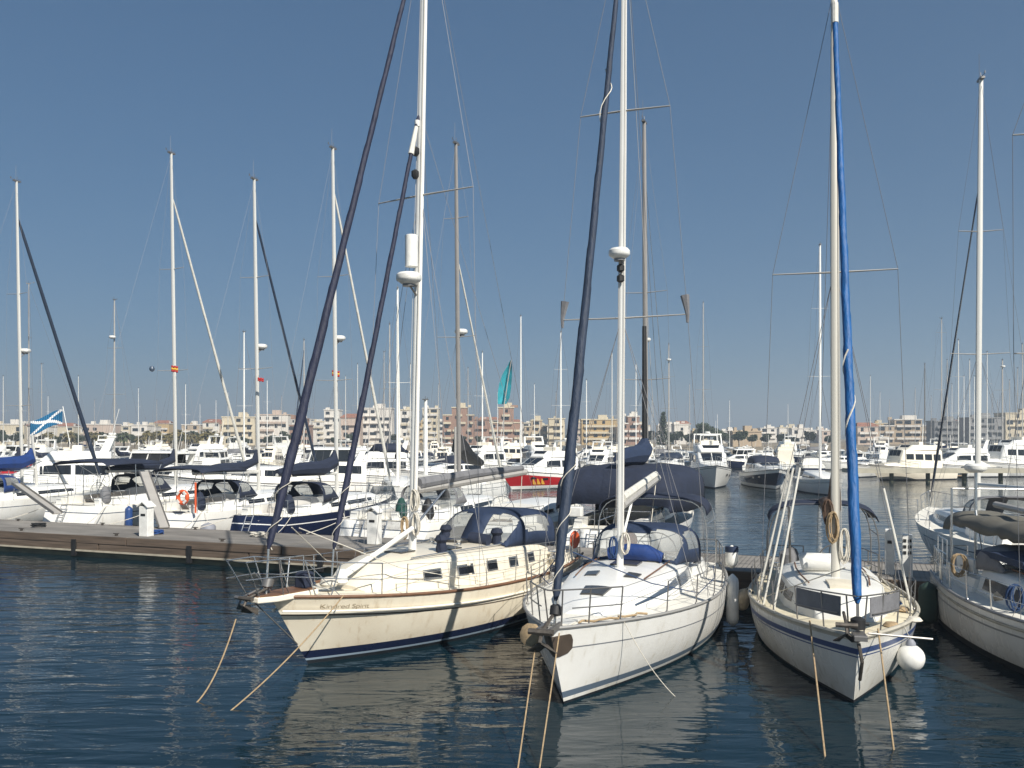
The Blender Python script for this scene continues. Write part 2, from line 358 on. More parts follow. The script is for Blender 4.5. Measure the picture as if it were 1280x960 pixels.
class House:                                   # trunk cabin / deck house: stations (x, half width, base z, top z), ordered stern to bow
    def __init__(s, st, ins=.9, camber=.05, sh=.86, rnd_=.9): s.st, s.ins, s.cam, s.sh, s.rd = st, ins, camber, sh, rnd_
    def at(s, x):
        st = s.st; x = min(max(x, st[0][0]), st[-1][0])
        for a, b in zip(st, st[1:]):
            if x <= b[0]: k = (x - a[0]) / max(1e-6, b[0] - a[0]); return tuple(lerp(a[i], b[i], k) for i in (1, 2, 3))
    def prof(s, x):
        w, z0, z1 = s.at(x); h = z1 - z0
        P = [(w, z0), (w * lerp(1, s.ins, .5), z0 + h * s.sh * .5), (w * s.ins, z0 + h * s.sh), (w * s.ins * (.5 + .5 * s.rd), z0 + h * (.5 + .5 * s.sh) + .01 * h), (w * s.ins * s.rd * .93, z1), (w * .45, z1 + s.cam * .75), (0, z1 + s.cam)]
        P = P + [(-y, z) for y, z in P[-2::-1]]
        return [Vector((x, y, z)) for y, z in P]
    def build(s, name, m, parent, sub=2):
        xs = []
        for a, b in zip(s.st, s.st[1:]): xs += [lerp(a[0], b[0], i / sub) for i in range(sub)]
        xs.append(s.st[-1][0]); g = [s.prof(x) for x in xs]; mb = MB(); mb.sheet(g); n = len(g[0])
        mb.f += [list(range(n))[::-1], list(range((len(g) - 1) * n, len(g) * n))]; mb.m += [0, 0]
        return mb.build(name, m, parent, True)
    def side(s, x, v, sd, off=0):
        w, z0, z1 = s.at(x); h = z1 - z0; y = w * lerp(1, s.ins, v); z = z0 + h * s.sh * v
        return Vector((x, sd * (y + off), z))
    def side_patch(s, xa, xb, va, vb, sd, name, m, parent, off=.012, n=6, th=.03, taper=0.0):
        g = []
        for i in range(n + 1):
            k = i / n; x = lerp(xa, xb, k); va_ = va; vb_ = lerp(vb, lerp(va, vb, 1 - taper), k)
            g.append([s.side(x, va_, sd, off), s.side(x, vb_, sd, off)])
        return MB().slab(g, (0, -sd * th, 0)).build(name, m, parent)
    def top(s, x, f): 
        w, z0, z1 = s.at(x); y = f * w * s.ins * s.rd * .93; q = abs(y) / max(w * s.ins * s.rd * .93, 1e-4)
        return Vector((x, y, z1 + s.cam * (1 - q * q)))
    def top_patch(s, xa, xb, fa, fb, name, m, parent, off=.03, th=.04, n=4, nf=4):
        g = [[s.top(lerp(xa, xb, i / n), lerp(fa, fb, j / nf)) + Vector((0, 0, off)) for j in range(nf + 1)] for i in range(n + 1)]
        return MB().slab(g, (0, 0, -th)).build(name, m, parent)

def arch(stations, cols=14, e=.55, a0=0.0):      # canvas hood: rows of arch points, stations (x, half width, base z, top z)
    g = []
    for x, w_, zb, zt in stations:
        r_ = []
        for k in range(cols + 1):
            a = lerp(a0, math.pi - a0, k / cols); c, s_ = math.cos(a), math.sin(a)
            r_.append(Vector((x, w_ * math.copysign(abs(c) ** e, c), zb + (zt - zb) * abs(s_) ** e)))
        g.append(r_)
    return g
def hood(stations, parent, m, windows=(), cols=14, e=.55, name="dodger", a0=0.0, wm=None):
    # windows: (length from, to, round from, to) as fractions of the hood, with rounded corners
    def cr(a, b, c, d, t): return tuple(lerp(p, q, t) if (p == q or not windows) else .5 * (2 * p + (q - o) * t + (2 * o - 5 * p + 4 * q - r_) * t * t + (3 * p - o - 3 * q + r_) * t ** 3) for o, p, q, r_ in zip(a, b, c, d))
    if windows:
        S_ = stations; n = len(S_); st = []
        for i in range(n - 1): st += [cr(S_[max(i - 1, 0)], S_[i], S_[i + 1], S_[min(i + 2, n - 1)], k / 8) for k in range(8)]
        st.append(S_[-1]); cols = 44
    else: st = stations
    g = arch(st, cols, e, a0); nu = len(g) - 1; cv = MB(); wms = [MB() for _ in windows]
    for i in range(nu):
        for j in range(cols):
            u, v = (i + .5) / nu, (j + .5) / cols; dst = cv
            for wv_, wmb in zip(windows, wms):
                x = abs(u - (wv_[0] + wv_[1]) / 2) / ((wv_[1] - wv_[0]) / 2); y = abs(v - (wv_[2] + wv_[3]) / 2) / ((wv_[3] - wv_[2]) / 2)
                if x < 1 and y < 1 and x ** 5 + y ** 5 < 1.05: dst = wmb
            dst.add([g[i][j], g[i][j + 1], g[i + 1][j + 1], g[i + 1][j]], [(0, 1, 2, 3)])
    def weld(mb):
        seen = {}; nv = []; mp = []
        for p in mb.v:
            k = tuple(round(q, 4) for q in p)
            if k not in seen: seen[k] = len(nv); nv.append(p)
            mp.append(seen[k])
        mb.v = nv; mb.f = [[mp[q] for q in f] for f in mb.f]
        keep = [(list(dict.fromkeys(f)), mi) for f, mi in zip(mb.f, mb.m) if len(set(f)) > 2]; mb.f = [f for f, _ in keep]; mb.m = [q for _, q in keep]; return mb
    o = weld(cv).build(name, m, parent, 'all', solid=.02)
    for wmb in wms:
        if wmb.f: weld(wmb).build(name + "_window", wm or VINYL, o, 'all')
    return o
windows_mesh = []

def rigmast(root, x, z0, z1, r, m, rake=.0, spreaders=(), hull=None, sm=None, wire=WIRE, wr=.006, top=True, vane=True, seg=10, sweep=.12):
    def P(z): return Vector((x - rake * (z - z0) / (z1 - z0), 0, z))
    n = 8; mb = MB(); mb.tube([P(lerp(z0, z1, i / n)) for i in range(n + 1)], [r * (1 if i < 6 else lerp(1, .72, (i - 5) / 3)) for i in range(n + 1)], seg, sq=.72)
    mast = mb.build("mast", m, root, True)
    tips = {1: [], -1: []}
    for z, h in spreaders:
        for sd in (1, -1):
            p = P(z); q = p + Vector((-sweep * h, sd * h, .03 * h)); tips[sd].append(q)
            MB().tube([p + Vector((0, sd * r * .5, 0)), q], [.035 if wr > .004 else .03, .022], 6, sq=.6).build("spreader", sm or m, mast, True)
    if hull:
        for sd in (1, -1):
            ch = hull.edge(x - .25, sd, .12); ch2 = hull.edge(x + .35, sd, .2)
            path = [ch] + tips[sd] + [P(z1 - .1)]
            for a, b in zip(path, path[1:]): MB().tube([a, b], wr, 4).build("shroud", wire, root)
            if tips[sd]:
                zl = spreaders[0][0]; MB().tube([ch2, P(zl - .15) + Vector((0, sd * r * .6, 0))], wr, 4).build("shroud", wire, root)
                MB().tube([hull.edge(x - .6, sd, .15), P(zl - .15) + Vector((0, sd * r * .6, 0))], wr, 4).build("shroud", wire, root)
    if top:
        tb = MB(); p = P(z1); tb.box(p + Vector((.02, 0, .03)), (r * 4.2, r * 1.3, .07)); tb.tube([p, p + Vector((.05, 0, .28))], .012, 5)
        tb.box(p + Vector((-.22, 0, .1)), (.3, .015, .015)); tb.box(p + Vector((-.36, 0, .14)), (.06, .015, .1)); tb.box(p + Vector((.2, 0, .14)), (.22, .015, .012))
        tb.build("masthead_fitting", STEELD, mast)
        if vane: MB().tube([p + Vector((0, .06, 0)), p + Vector((.02, .06, .95))], .007, 4).build("antenna", WIRE, mast)
    return mast, P
def furl(root, a, b, r, m, name="furled_sail", n=26, bot=.45, seed=1, topf=.45, seg=9):
    # a rolled sail: the leech shows as a spiral ridge climbing the roll
    rr = random.Random(seed); a = Vector(a); b = Vector(b); near = n > 20; n = 110 if near else n; seg = 14 if near else seg
    t = (b - a).normalized(); u = t.cross(Vector((0, 1, 0))).normalized(); v = t.cross(u); vs = []; ph = rr.uniform(0, 6); lump = [rr.uniform(-1, 1) for _ in range(n + 1)]
    for i in range(n + 1):
        k = i / n; q = lerp(bot, 1, min(1, k / .12)) * lerp(1, topf, max(0, (k - .12) / .88) ** .75); R0 = r * q * (1 + .05 * (lump[i] if not near else .5 * (lump[i] + lump[max(0, i - 1)])))
        if i in (0, n): R0 *= .4
        for w_ in range(seg):
            th = 2 * math.pi * w_ / seg; sp = ((th / (2 * math.pi) + k * (9 if near else 3) + ph) % 1.0); R1 = R0 * (.90 + .17 * sp if near else 1)
            vs.append(a.lerp(b, k) + (u * math.cos(th) + v * math.sin(th)) * R1)
    fs = [(i * seg + w_, i * seg + (w_ + 1) % seg, (i + 1) * seg + (w_ + 1) % seg, (i + 1) * seg + w_) for i in range(n) for w_ in range(seg)] + [tuple(range(seg))[::-1], tuple(range(n * seg, n * seg + seg))]
    return MB().add(vs, fs).build(name, m, root, True)
def wrapline(sail, a, b, r0, r1, turns, m, ka=.0, kb=1.0, rad=.008):    # sheet wrapped round the roll
    a = Vector(a); b = Vector(b); t = (b - a).normalized(); u = t.cross(Vector((0, 1, 0))).normalized(); v = t.cross(u); pts = []
    n = int(turns * 10)
    for i in range(n + 1):
        k = i / n; p = a.lerp(b, lerp(ka, kb, k)); q = 2 * math.pi * turns * k; pts.append(p + (u * math.cos(q) + v * math.sin(q)) * lerp(r0, r1, k))
    MB().tube(pts, rad, 4).build("sheet_wrap", m, sail, True)
def radome(parent, c, r, h, arm=None):
    o = MB().lathe([(0, 0), (r * .55, .0), (r * .93, h * .28), (r, h * .45), (r * .98, h * .8), (r * .8, h), (0, h * 1.03)], c, 18).build("radome", FWHITE, parent, True)
    if arm:
        a = Vector(arm); c = Vector(c); k = MB(); k.tube([a + Vector((0, 0, -.02)), c + Vector((0, 0, -.01))], .03, 5); k.tube([a + Vector((0, 0, -.3)), c + Vector((0, 0, -.01))], .025, 5)
        k.lathe([(r * .5, -.05), (r * .5, 0)], c, 12); k.build("radome_bracket", STEELD, parent)
    return o
def stanchions(root, hull, xs, h=.62, m=STEEL, sides=(1, -1), gap=None, r=.013, wr=.0055, inset=.08, fore=None, aft=None):
    for sd in sides:
        tops = []
        for x in xs:
            p = hull.edge(x, sd, inset); q = p + Vector((0, sd * .03, h)); tops.append((p, q))
            MB().tube([p, q], r, 6).lathe([(.035, 0), (.03, .03), (r, .05)], p, 8).build("stanchion", m, root, True)
        if fore: tops.append((Vector((fore[0], sd * fore[1], fore[2] - h)), Vector((fore[0], sd * fore[1], fore[2]))))
        if aft: tops.insert(0, (Vector((aft[0], sd * aft[1], aft[2] - h)), Vector((aft[0], sd * aft[1], aft[2]))))
        for f in (1.0, .52):
            MB().tube([p.lerp(q, f) - Vector((0, 0, .01)) for p, q in tops], wr, 4).build("lifeline", m, root)
def pulpit(root, hull, xa, h=.62, m=STEEL, tip=0.0, r=.014, mid=True, n=8, name="pulpit"):
    xb = hull.L / 2 - .12; mb = MB(); L_ = {}
    for sd in (1, -1):
        pts = [hull.edge(lerp(xa, xb, i / n), sd, .06, h * lerp(1, 1.06, i / n)) + Vector((tip * i / n, sd * .03, 0)) for i in range(n + 1)]
        L_[sd] = pts
        for i in (0, n // 2, n - 1):
            mb.tube([hull.edge(lerp(xa, xb, i / n), sd, .08), pts[i]], r, 6)
        if mid: mb.tube([pts[i] - Vector((0, 0, h * .5)) for i in range(n - 1)], r * .8, 6)
    mb.tube(L_[1] + L_[-1][::-1], r, 6); return mb.build(name, m, root, True)
def pushpit(root, hull, xa, h=.65, m=STEEL, r=.014, gate=True, n=5):
    mb = MB(); x0 = -hull.L / 2 + max(0, hull.rs) + .08
    for sd in (1, -1):
        pts = [hull.edge(lerp(xa, x0, i / n), sd, .08, h) for i in range(n + 1)]; e = pts[-1]
        pts += [Vector((e.x - .02, e.y * .62, e.z))] + ([Vector((e.x - .02, e.y * .3, e.z))] if gate else [Vector((e.x, 0, e.z))])
        mb.tube(pts, r, 6); mb.tube([p - Vector((0, 0, h * .48)) for p in pts], r * .8, 6)
        for i in (0, 3, n, n + 2): mb.tube([pts[i] - Vector((0, 0, h)), pts[i]], r, 6)
    return mb.build("pushpit", m, root, True)
def wheel(root, c, rad, m=STEEL, axis=(1, 0, 0)):
    mb = MB(); c = Vector(c); q = Vector(axis).to_track_quat('Z', 'Y').to_matrix()
    ring = [c + q @ Vector((rad * math.cos(a * math.pi / 10), rad * math.sin(a * math.pi / 10), 0)) for a in range(21)]
    mb.tube(ring, .016, 6)
    for a in range(5): mb.tube([c, ring[a * 4]], .01, 5)
    return mb.build("steering_wheel", m, root, True)
def anchor(root, c, s=1.0, m=RUST):
    c = Vector(c); mb = MB(); mb.tube([c + Vector((-.5, 0, .12)) * s, c, c + Vector((.1, 0, -.14)) * s], .028 * s, 6)
    for sd in (1, -1):
        mb.slab([[c + Vector((.1, 0, -.14)) * s, c + Vector((-.02, sd * .22, -.3)) * s], [c + Vector((-.28, 0, -.26)) * s, c + Vector((-.18, sd * .1, -.34)) * s]], (0, 0, .02))
    mb.tube([c + Vector((.04, -.18, 0)) * s, c + Vector((.04, .18, 0)) * s], .045 * s, 7)
    return mb.build("anchor", m, root, True)
def winch(root, c, r=.07, h=.14):
    return MB().lathe([(r, 0), (r, h * .3), (r * .65, h * .45), (r * .65, h * .75), (r * .95, h), (0, h)], c, 10).build("winch", STEEL, root, True)
def hung_coil(parent, p, r, h, m, n=7, seed=0):
    rr = random.Random(seed); mb = MB(); p = Vector(p)
    for i in range(n):
        a = rr.uniform(-.5, .5); w_ = r * rr.uniform(.6, 1.1); hh = h * rr.uniform(.8, 1.1); dx = rr.uniform(-.03, .05); pts = []
        for k in range(13):
            q = 2 * math.pi * k / 12; pts.append(p + Vector((dx + .03 * math.cos(q + i), w_ * math.sin(q) + a * .06, -hh / 2 + hh / 2 * math.cos(q))))
        mb.tube(pts, .013, 5)
    return mb.build("rope_coil", m, parent, True)
def hull_text(root, hull, txt, x0, x1, dz, size, m, side=1):
    cu = bpy.data.curves.new("lettering", 'FONT'); cu.body = txt; cu.shear = .35; cu.size = 1; cu.space_character = .88; cu.offset = -.012
    to = bpy.data.objects.new("lettering", cu); C.objects.link(to); dg = bpy.context.evaluated_depsgraph_get(); me = bpy.data.meshes.new_from_object(to.evaluated_get(dg))
    bpy.data.objects.remove(to); wmax = max(v.co.x for v in me.vertices)
    for v in me.vertices:
        x = lerp(x0, x1, v.co.x / wmax); t = hull.tx(x); z = hull.sheer(t) + dz + v.co.y * size; p = hull.pt(t, z, side)
        v.co = p + Vector((0, side * .006, 0))
    me.materials.clear(); me.materials.append(m); o = bpy.data.objects.new("lettering", me); C.objects.link(o); o.parent = root; return o
def fender(label, p, L=.75, r=.14, m=FWHITE, cap=None, rope_to=None, group="fenders hung along the boats", tilt=(0, 0, 1)):
    o = thing("fender", label, "fender", p, 0, group)
    a = Vector(tilt); MB().lathe([(.02, -L / 2 - .05), (.05, -L / 2 - .03), (r * .55, -L / 2), (r * .9, -L / 2 + .06), (r, -L / 2 + .14), (r, L / 2 - .14), (r * .9, L / 2 - .06), (r * .55, L / 2), (.05, L / 2 + .03), (.02, L / 2 + .06)], (0, 0, 0), 14, a).build("fender_body", m, o, True)
    if cap: MB().lathe([(r * .6, -.03), (r * 1.03, .03), (r * 1.03, .16), (r * .97, .17)], Vector((0, 0, 0)) + a.normalized() * (L / 2 - .14), 14, a).build("fender_cover", cap, o, True)
    if rope_to is not None: MB().tube([a.normalized() * (L / 2 + .04), Vector(rope_to) - Vector(p)], .009, 5).build("fender_rope", ROPEW, o)
    return o
def ball_fender(label, p, r, rope_to):
    o = thing("fender", label, "fender", p, 0, "fenders hung along the boats"); prof = [(r * math.sin(math.pi * i / 12), -r * math.cos(math.pi * i / 12)) for i in range(13)]
    MB().lathe(prof, (0, 0, 0), 18).build("fender_body", FWHITE, o, True); MB().lathe([(.09, -.05), (.09, .03), (.05, .09), (.02, .1)], (0, 0, r), 10).build("fender_eye", FGREY, o, True)
    MB().tube([(0, 0, r + .08), Vector(rope_to) - Vector(p)], .010, 5).build("fender_rope", ROPEW, o); return o
def mooring(label, pts, r=.016, m=ROPE, group="mooring lines of the near yachts"):
    o = MB().tube(pts, r, 6).build("mooring_line", m, None, True); return tag(o, label, "rope", group)

# ------------------------------------------------------------------ the near pier
PD = Vector((1, -.397, 0)).normalized(); PN = Vector((-.397, -1, 0)).normalized()     # along the pier; towards the camera
P0 = Vector((-7, 27.34 + .397 * 7, 0)); PA = math.atan2(PD.y, PD.x)
pier = thing("pier", "long low timber-edged pier between the two rows of moored boats", "pier", P0, PA)
LA, LB, W = -36, 34, 3.35; TOP = .85
for i in range(10): MB().box((LA + 7 * i + 3.5, W / 2, TOP - .03 - .006 * (i % 2)), (6.95, W, .06)).build("pier_deck", PLANKS, pier)
for i in range(10): MB().box((LA + 7 * i + 3.5, -.045 - .006 * (i % 3), TOP - .15), (6.93, .09, .27)).build("fascia_board", FASCIA, pier)
for i in range(10): MB().box((LA + 7 * i + 2.1, -.03 - .007 * (i % 2), TOP - .42), (6.93, .07, .25)).build("fascia_board", FASCIA, pier)
MB().box(((LA + LB) / 2, -.06, TOP - .585), (LB - LA, .12, .06)).build("rubbing_strip", STRIP, pier)
MB().box(((LA + LB) / 2, W / 2 + .03, .0), (LB - LA, W - .1, .5)).build("float", CONC, pier)
MB().box(((LA + LB) / 2, W + .035, TOP - .2), (LB - LA, .07, .4)).build("fascia_board", FASCIA, pier)
for i in range(12):
    x = LA + 3 + i * 5.6; MB().box((x, -.1, TOP - .48), (.2, .1, .62)).build("rubber_block", BLACK, pier)
def cleat(px, py):
    mb = MB(); mb.box((px, py, TOP + .03), (.1, .06, .07)); mb.tube([(px - .14, py, TOP + .09), (px + .14, py, TOP + .09)], .022, 6); mb.build("cleat", RUST, pier, True)
for i in range(14): cleat(LA + 2.2 + i * 5.0, .22); cleat(LA + 3.4 + i * 5.0, W - .2)
def pier_at(X, off):                             # point of the pier deck under photo column X, off metres behind its front edge
    k = (X - 640) / F; D = (27.34 + off * 1.076) / (1 + .397 * k); return Vector((k * D, D, TOP))

def boat_root(name, label, cat, bow, back, L, rb, group=None):   # bow: waterline point of the stem; back: direction from bow to stern
    h = -Vector((back[0], back[1], 0)).normalized(); c = Vector((bow[0], bow[1], 0)) - h * (L / 2 - rb)
    return thing(name, label, cat, c, math.atan2(h.y, h.x), group)
NEAR = "sailing yachts moored bow-out along the near side of the pier"

# ------------------------------------------------------------------ cream cutter with bowsprit
def cream_cutter():
    L, rb = 11.1, 1.0
    b = boat_root("sailing_yacht", "cream hulled cutter with brown rail, navy waterline band, bowsprit and blue spray hood", "sailboat", (-4.15, 17.9), (.52, .85), L, rb, NEAR)
    H = Hull(L, 3.9, 1.2, 1.12, 1.5, rb, .15, .62, 2.6, (.08, .42), .42)
    rows = [('z', -.45), ('z', -.12), ('z', .08), ('z', .125), ('z', .29), ('m', .30, -.40, .33), ('m', .30, -.40, .66), ('s', -.40), ('s', -.365), ('s', -.30), ('s', 0)]
    H.build(b, rows, [0, 0, 1, 2, 3, 3, 3, 4, 5, 3], [BLACKG, mat("pale blue boot line", (.24, .31, .38), .4), NAVYG, HCREAM, mat("dark cove line", (.10, .08, .06), .5), CREAMW])
    H.deck(b, DECKC, (.07, .26), DECKC)
    H.rail("rubbing_strake", b, CREAMW, .028, 0, .985, -.27)
    H.rail("toe_rail", b, TEAK, .036, 0, 1, .02)
    hull_text(b, H, "Kindred Spirit", L / 2 - .68, L / 2 - 1.62, -.235, .13, mat("dark gold lettering", (.24, .19, .12), .5), 1)
    # bowsprit platform
    z = 1.5; bw = MB(); bw.slab([[(L / 2 - 1.0, -.3, z - .06), (L / 2 - 1.0, .3, z - .06)], [(L / 2 + .05, -.26, z - .05), (L / 2 + .05, .26, z - .05)], [(L / 2 + .5, -.2, z - .02), (L / 2 + .5, .2, z - .02)]], (0, 0, .11))
    sp = bw.build("bowsprit", CREAMW, b, bevel=.02)
    MB().slab([[(L / 2 - .95, -.27, z + .055), (L / 2 - .95, .27, z + .055)], [(L / 2 + .05, -.235, z + .066), (L / 2 + .05, .235, z + .066)], [(L / 2 + .48, -.17, z + .094), (L / 2 + .48, .17, z + .094)]], (0, 0, .02)).build("teak_grating", TEAK, sp)
    MB().tube([(L / 2 - .72, 0, .45), (L / 2 + .42, 0, z - .02)], .012, 6).build("bobstay", STEELD, b)
    anchor(b, (L / 2 + .68, .11, z + .1), .95); anchor(b, (L / 2 + .6, -.13, z + .08), .8, STEELD)
    MB().box((L / 2 - .9, 0, z + .22), (.3, .28, .34)).build("windlass", NAVY, b, bevel=.05)
    MB().lathe([(.17, 0), (.2, .05), (.16, .14), (.08, .18)], (L / 2 - 1.5, .1, z + .02), 12).build("rope_coil", ROPEW, b, True)
    # pulpit running out round the bowsprit
    pm = MB(); hp = .68; Ls = {}
    for sd in (1, -1):
        q = [H.edge(L / 2 - 2.0, sd, .06, hp), H.edge(L / 2 - 1.2, sd, .06, hp + .02), H.edge(L / 2 - .55, sd, .03, hp + .05), Vector((L / 2 + .1, sd * .36, z + hp + .1)), Vector((L / 2 + .85, sd * .26, z + hp + .12))]
        Ls[sd] = q; m_ = [p - Vector((0, 0, .33)) for p in q]
        pm.tube(m_, .012, 6)
        pm.tube([H.edge(L / 2 - 2.0, sd, .08), q[0]], .014, 6); pm.tube([H.edge(L / 2 - 1.0, sd, .05), q[1]], .014, 6); pm.tube([H.edge(L / 2 - .75, sd, .05), q[2]], .014, 6)
        pm.tube([Vector((L / 2 - .1, sd * .24, z)), q[3]], .014, 6); pm.tube([Vector((L / 2 + .42, sd * .16, z + .05)), q[4]], .014, 6)
        pm.tube([H.edge(L / 2 - 1.2, sd, .05), q[2]], .010, 5); pm.tube([q[3] - Vector((0, 0, .3)), Vector((L / 2 - .3, sd * .22, z))], .010, 5)
    pm.tube(Ls[1] + Ls[-1][::-1], .015, 6); pm.build("pulpit", STEEL, b, True)
    stanchions(b, H, [3.0, 1.9, .7, -.5, -1.7, -2.9, -3.9], .66, fore=(L / 2 - 2.0, abs(Ls[1][0].y), Ls[1][0].z))
    pushpit(b, H, -4.3, .72)
    # trunk cabin
    zs = H.zs
    CB = House([(-3.3, 1.30, zs(-3.3) - .03, zs(-3.3) + .72), (-1.5, 1.42, zs(-1.5) - .03, zs(-1.5) + .72), (.6, 1.36, zs(.6) - .03, zs(.6) + .72), (2.0, 1.08, zs(2) - .03, zs(2) + .64), (2.9, .78, zs(2.9) - .03, zs(2.9) + .48), (3.45, .62, zs(3.4) - .03, zs(3.4) + .05)], .9, .09)
    cab = CB.build("cabin", CREAM, b, 3)
    for sd in (1, -1):
        for x, ww in ((1.75, .46), (.7, .46), (-.35, .36), (-1.3, .32), (-2.25, .28)):
            fr = CB.side_patch(x - ww / 2 - .045, x + ww / 2 + .045, .40, .80, sd, "porthole_frame", STEEL, cab, .006, 2, .04)
            CB.side_patch(x - ww / 2, x + ww / 2, .47, .74, sd, "porthole", GLASS, fr, .018, 2, .03)
        MB().tube([CB.top(x, sd * .93) + Vector((0, 0, .05)) for x in (-2.4, -1.2, 0, 1.2, 2.1)], .018, 6).build("grab_rail", STEEL, b, True)
    CB.top_patch(1.35, 1.85, -.3, .3, "hatch", SMOKE, cab); CB.top_patch(.1, .6, .3, .7, "hatch", SMOKE, cab)
    CB.top_patch(-1.2, -.55, -.25, .25, "sliding_hatch", SMOKE, cab, .06, .07)
    for sd, x in ((1, -1.35), (-1, -1.35), (1, .95)):
        p = CB.top(x, sd * .75); MB().lathe([(.13, 0), (.14, .1), (.11, .22), (.17, .3), (.12, .4), (0, .42)], p, 10).build("ventilator_cover", NAVY, b, True)
    MB().tube([CB.top(-.95, .25) + Vector((0, 0, .12)), CB.top(-.98, .75) + Vector((0, 0, .12))], .15, 10).build("rolled_cover", NAVY, b, True)
    winch(b, CB.top(-.2, .4)); winch(b, CB.top(-.2, -.4)); winch(b, H.edge(-3.2, 1, .35, .2), .1, .2); winch(b, H.edge(-3.2, -1, .35, .2), .1, .2)
    CO = House([(-5.2, 1.22, zs(-5.2) - .05, zs(-5.2) + .32), (-4.4, 1.45, zs(-4.4) - .05, zs(-4.4) + .38), (-3.3, 1.5, zs(-3.3) - .05, zs(-3.3) + .42)], .9, .0)
    for sd in (1, -1): CO.side_patch(-5.2, -3.3, 0, 1, sd, "coaming", CREAM, b, .0, 6, .25)
    wheel(b, (-4.2, 0, zs(-4.2) + .45), .42)
    zc = CB.at(-1.6)[2]
    st = [(-1.25, 1.12, zc, zc + .06), (-1.95, 1.18, zc - .02, zc + .74), (-2.75, 1.24, zc - .05, zc + .84), (-3.45, 1.34, zc - .15, zc + .80)]
    hood(st, b, BLUEC, [(.03, .36, .17, .48), (.03, .36, .52, .83), (.40, .86, .05, .26), (.40, .86, .74, .95)], 14, .5)
    MB().lathe([(.07, -.03), (.22, -.05), (.26, 0), (.22, .05), (.07, .03)], (-4.55, 1.38, zs(-4.5) + .55), 14, (0, 1, 0)).build("lifebuoy", ORANGE, b, True)
    # mast, spars, sails
    x = 1.12; z0 = CB.at(x)[2]
    mast, P = rigmast(b, x, z0, 17.6, .105, ALUW, .55, [(10.4, 1.42)], H, ALUG, wr=.007)
    a = P(8.2) + Vector((.42, .05, 0)); radome(mast, a, .30, .26, P(8.25))
    MB().lathe([(.02, 0), (.155, .01), (.155, .74), (.12, .76)], P(8.62) + Vector((.3, .03, 0)), 14).build("radar_reflector", FWHITE, mast, True)
    MB().tube([P(8.7), P(8.7) + Vector((.3, 0, 0))], .02, 5).build("reflector_bracket", STEELD, mast)
    for zz in (10.75, 11.3): MB().lathe([(.05, 0), (.09, .06), (.09, .18), (.03, .22)], P(zz) + Vector((.2, 0, 0)), 8).build("deck_light", BLACK, mast, True)
    MB().lathe([(.02, 0), (.06, .02), (.07, .16), (.02, .18)], P(12.0) + Vector((.16, 0, 0)), 8).build("steaming_light", FWHITE, mast, True)
    bm = MB(); bm.tube([P(3.35) - Vector((.1, 0, 0)), Vector((x - 5.1, .1, 3.62))], [.10, .085], 8); boom = bm.build("boom", ALUG, b, True)
    MB().tube([P(3.5) - Vector((.15, 0, 0)), Vector((x - 2.5, .05, 3.66)), Vector((x - 4.9, .1, 3.73))], [.15, .12, .08], 9).build("sail_cover", GREYC, boom, True)
    MB().tube([P(2.5) - Vector((.1, 0, 0)), Vector((x - 1.4, .03, 3.4))], .03, 6).build("boom_vang", STEEL, b)
    MB().tube([Vector((x - 4.9, .1, 3.55)), Vector((-3.75, 0, zs(-3.7) + .5))], .012, 5).build("mainsheet", ROPEW, b)
    fa = (L / 2 + .06, 0, z + .95); fz = P(17.4); MB().tube([(L / 2 + .12, 0, z + .05), fa], .022, 6).build("forestay", STEEL, b)
    MB().lathe([(.04, 0), (.11, .02), (.11, .18), (.04, .2)], (L / 2 + .11, 0, z + .2), 12, Vector(fz) - Vector(fa)).build("furling_drum", STEELD, b, True)
    s1 = furl(b, fa, fz, .102, PURPS, bot=.6, seed=3, topf=.42); wrapline(s1, fa, fz, .10, .14, 2.5, ROPEW, .0, .12)
    sa = Vector((3.8, 0, z + .75)); sz = P(12.3) + Vector((.12, 0, 0)); MB().tube([(3.87, 0, z), sa], .02, 6).build("inner_forestay", STEEL, b)
    s2 = furl(b, sa, sz, .076, PURPS, bot=.6, seed=9, topf=.6); wrapline(s2, sa, sz, .08, .11, 2, ROPEW, 0, .15)
    MB().tube([sz - (sz - sa) * .03, sz - (sz - sa) * .10], [.05, .07], 8).build("sail_head", PALES, s2, True)
    jb = MB(); jb.tube([(3.75, .16, z + .14), (1.4, .22, z0 + .62)], .055, 8); jb.tube([(3.7, -.05, z + .12), (1.45, .06, z0 + .45)], .05, 8); jb.build("staysail_boom", ALUW, b, True)
    MB().lathe([(.10, 0), (.14, .05), (.10, .3), (.06, .32)], (3.75, .18, z + .02), 10).build("boom_pedestal", FWHITE, b, True)
    for k_, (y_, zz_) in enumerate(((.16, .95), (-.16, .85), (.1, 1.5))): hung_coil(mast, P(z0 + zz_) + Vector((.1, y_, 0)), .1, .5, [ROPEW, ROPE, ROPEW][k_], 7, k_)
    for dy in (.13, .10, -.1): MB().tube([P(2.5) + Vector((.1, dy, 0)), P(16.8) + Vector((.07, dy * .5, 0))], .007, 4).build("halyard", WIREW, b)
    MB().tube([(-L / 2 + .1, 0, zs(-5.4)), P(17.5)], .007, 4).build("backstay", WIRE, b)
    MB().tube([P(12.3), H.edge(-2.9, 1, .1)], .006, 4).build("running_backstay", WIRE, b); MB().tube([P(12.3), H.edge(-2.9, -1, .1)], .006, 4).build("running_backstay", WIRE, b)
    return b, H
cutter, cutter_hull = cream_cutter()

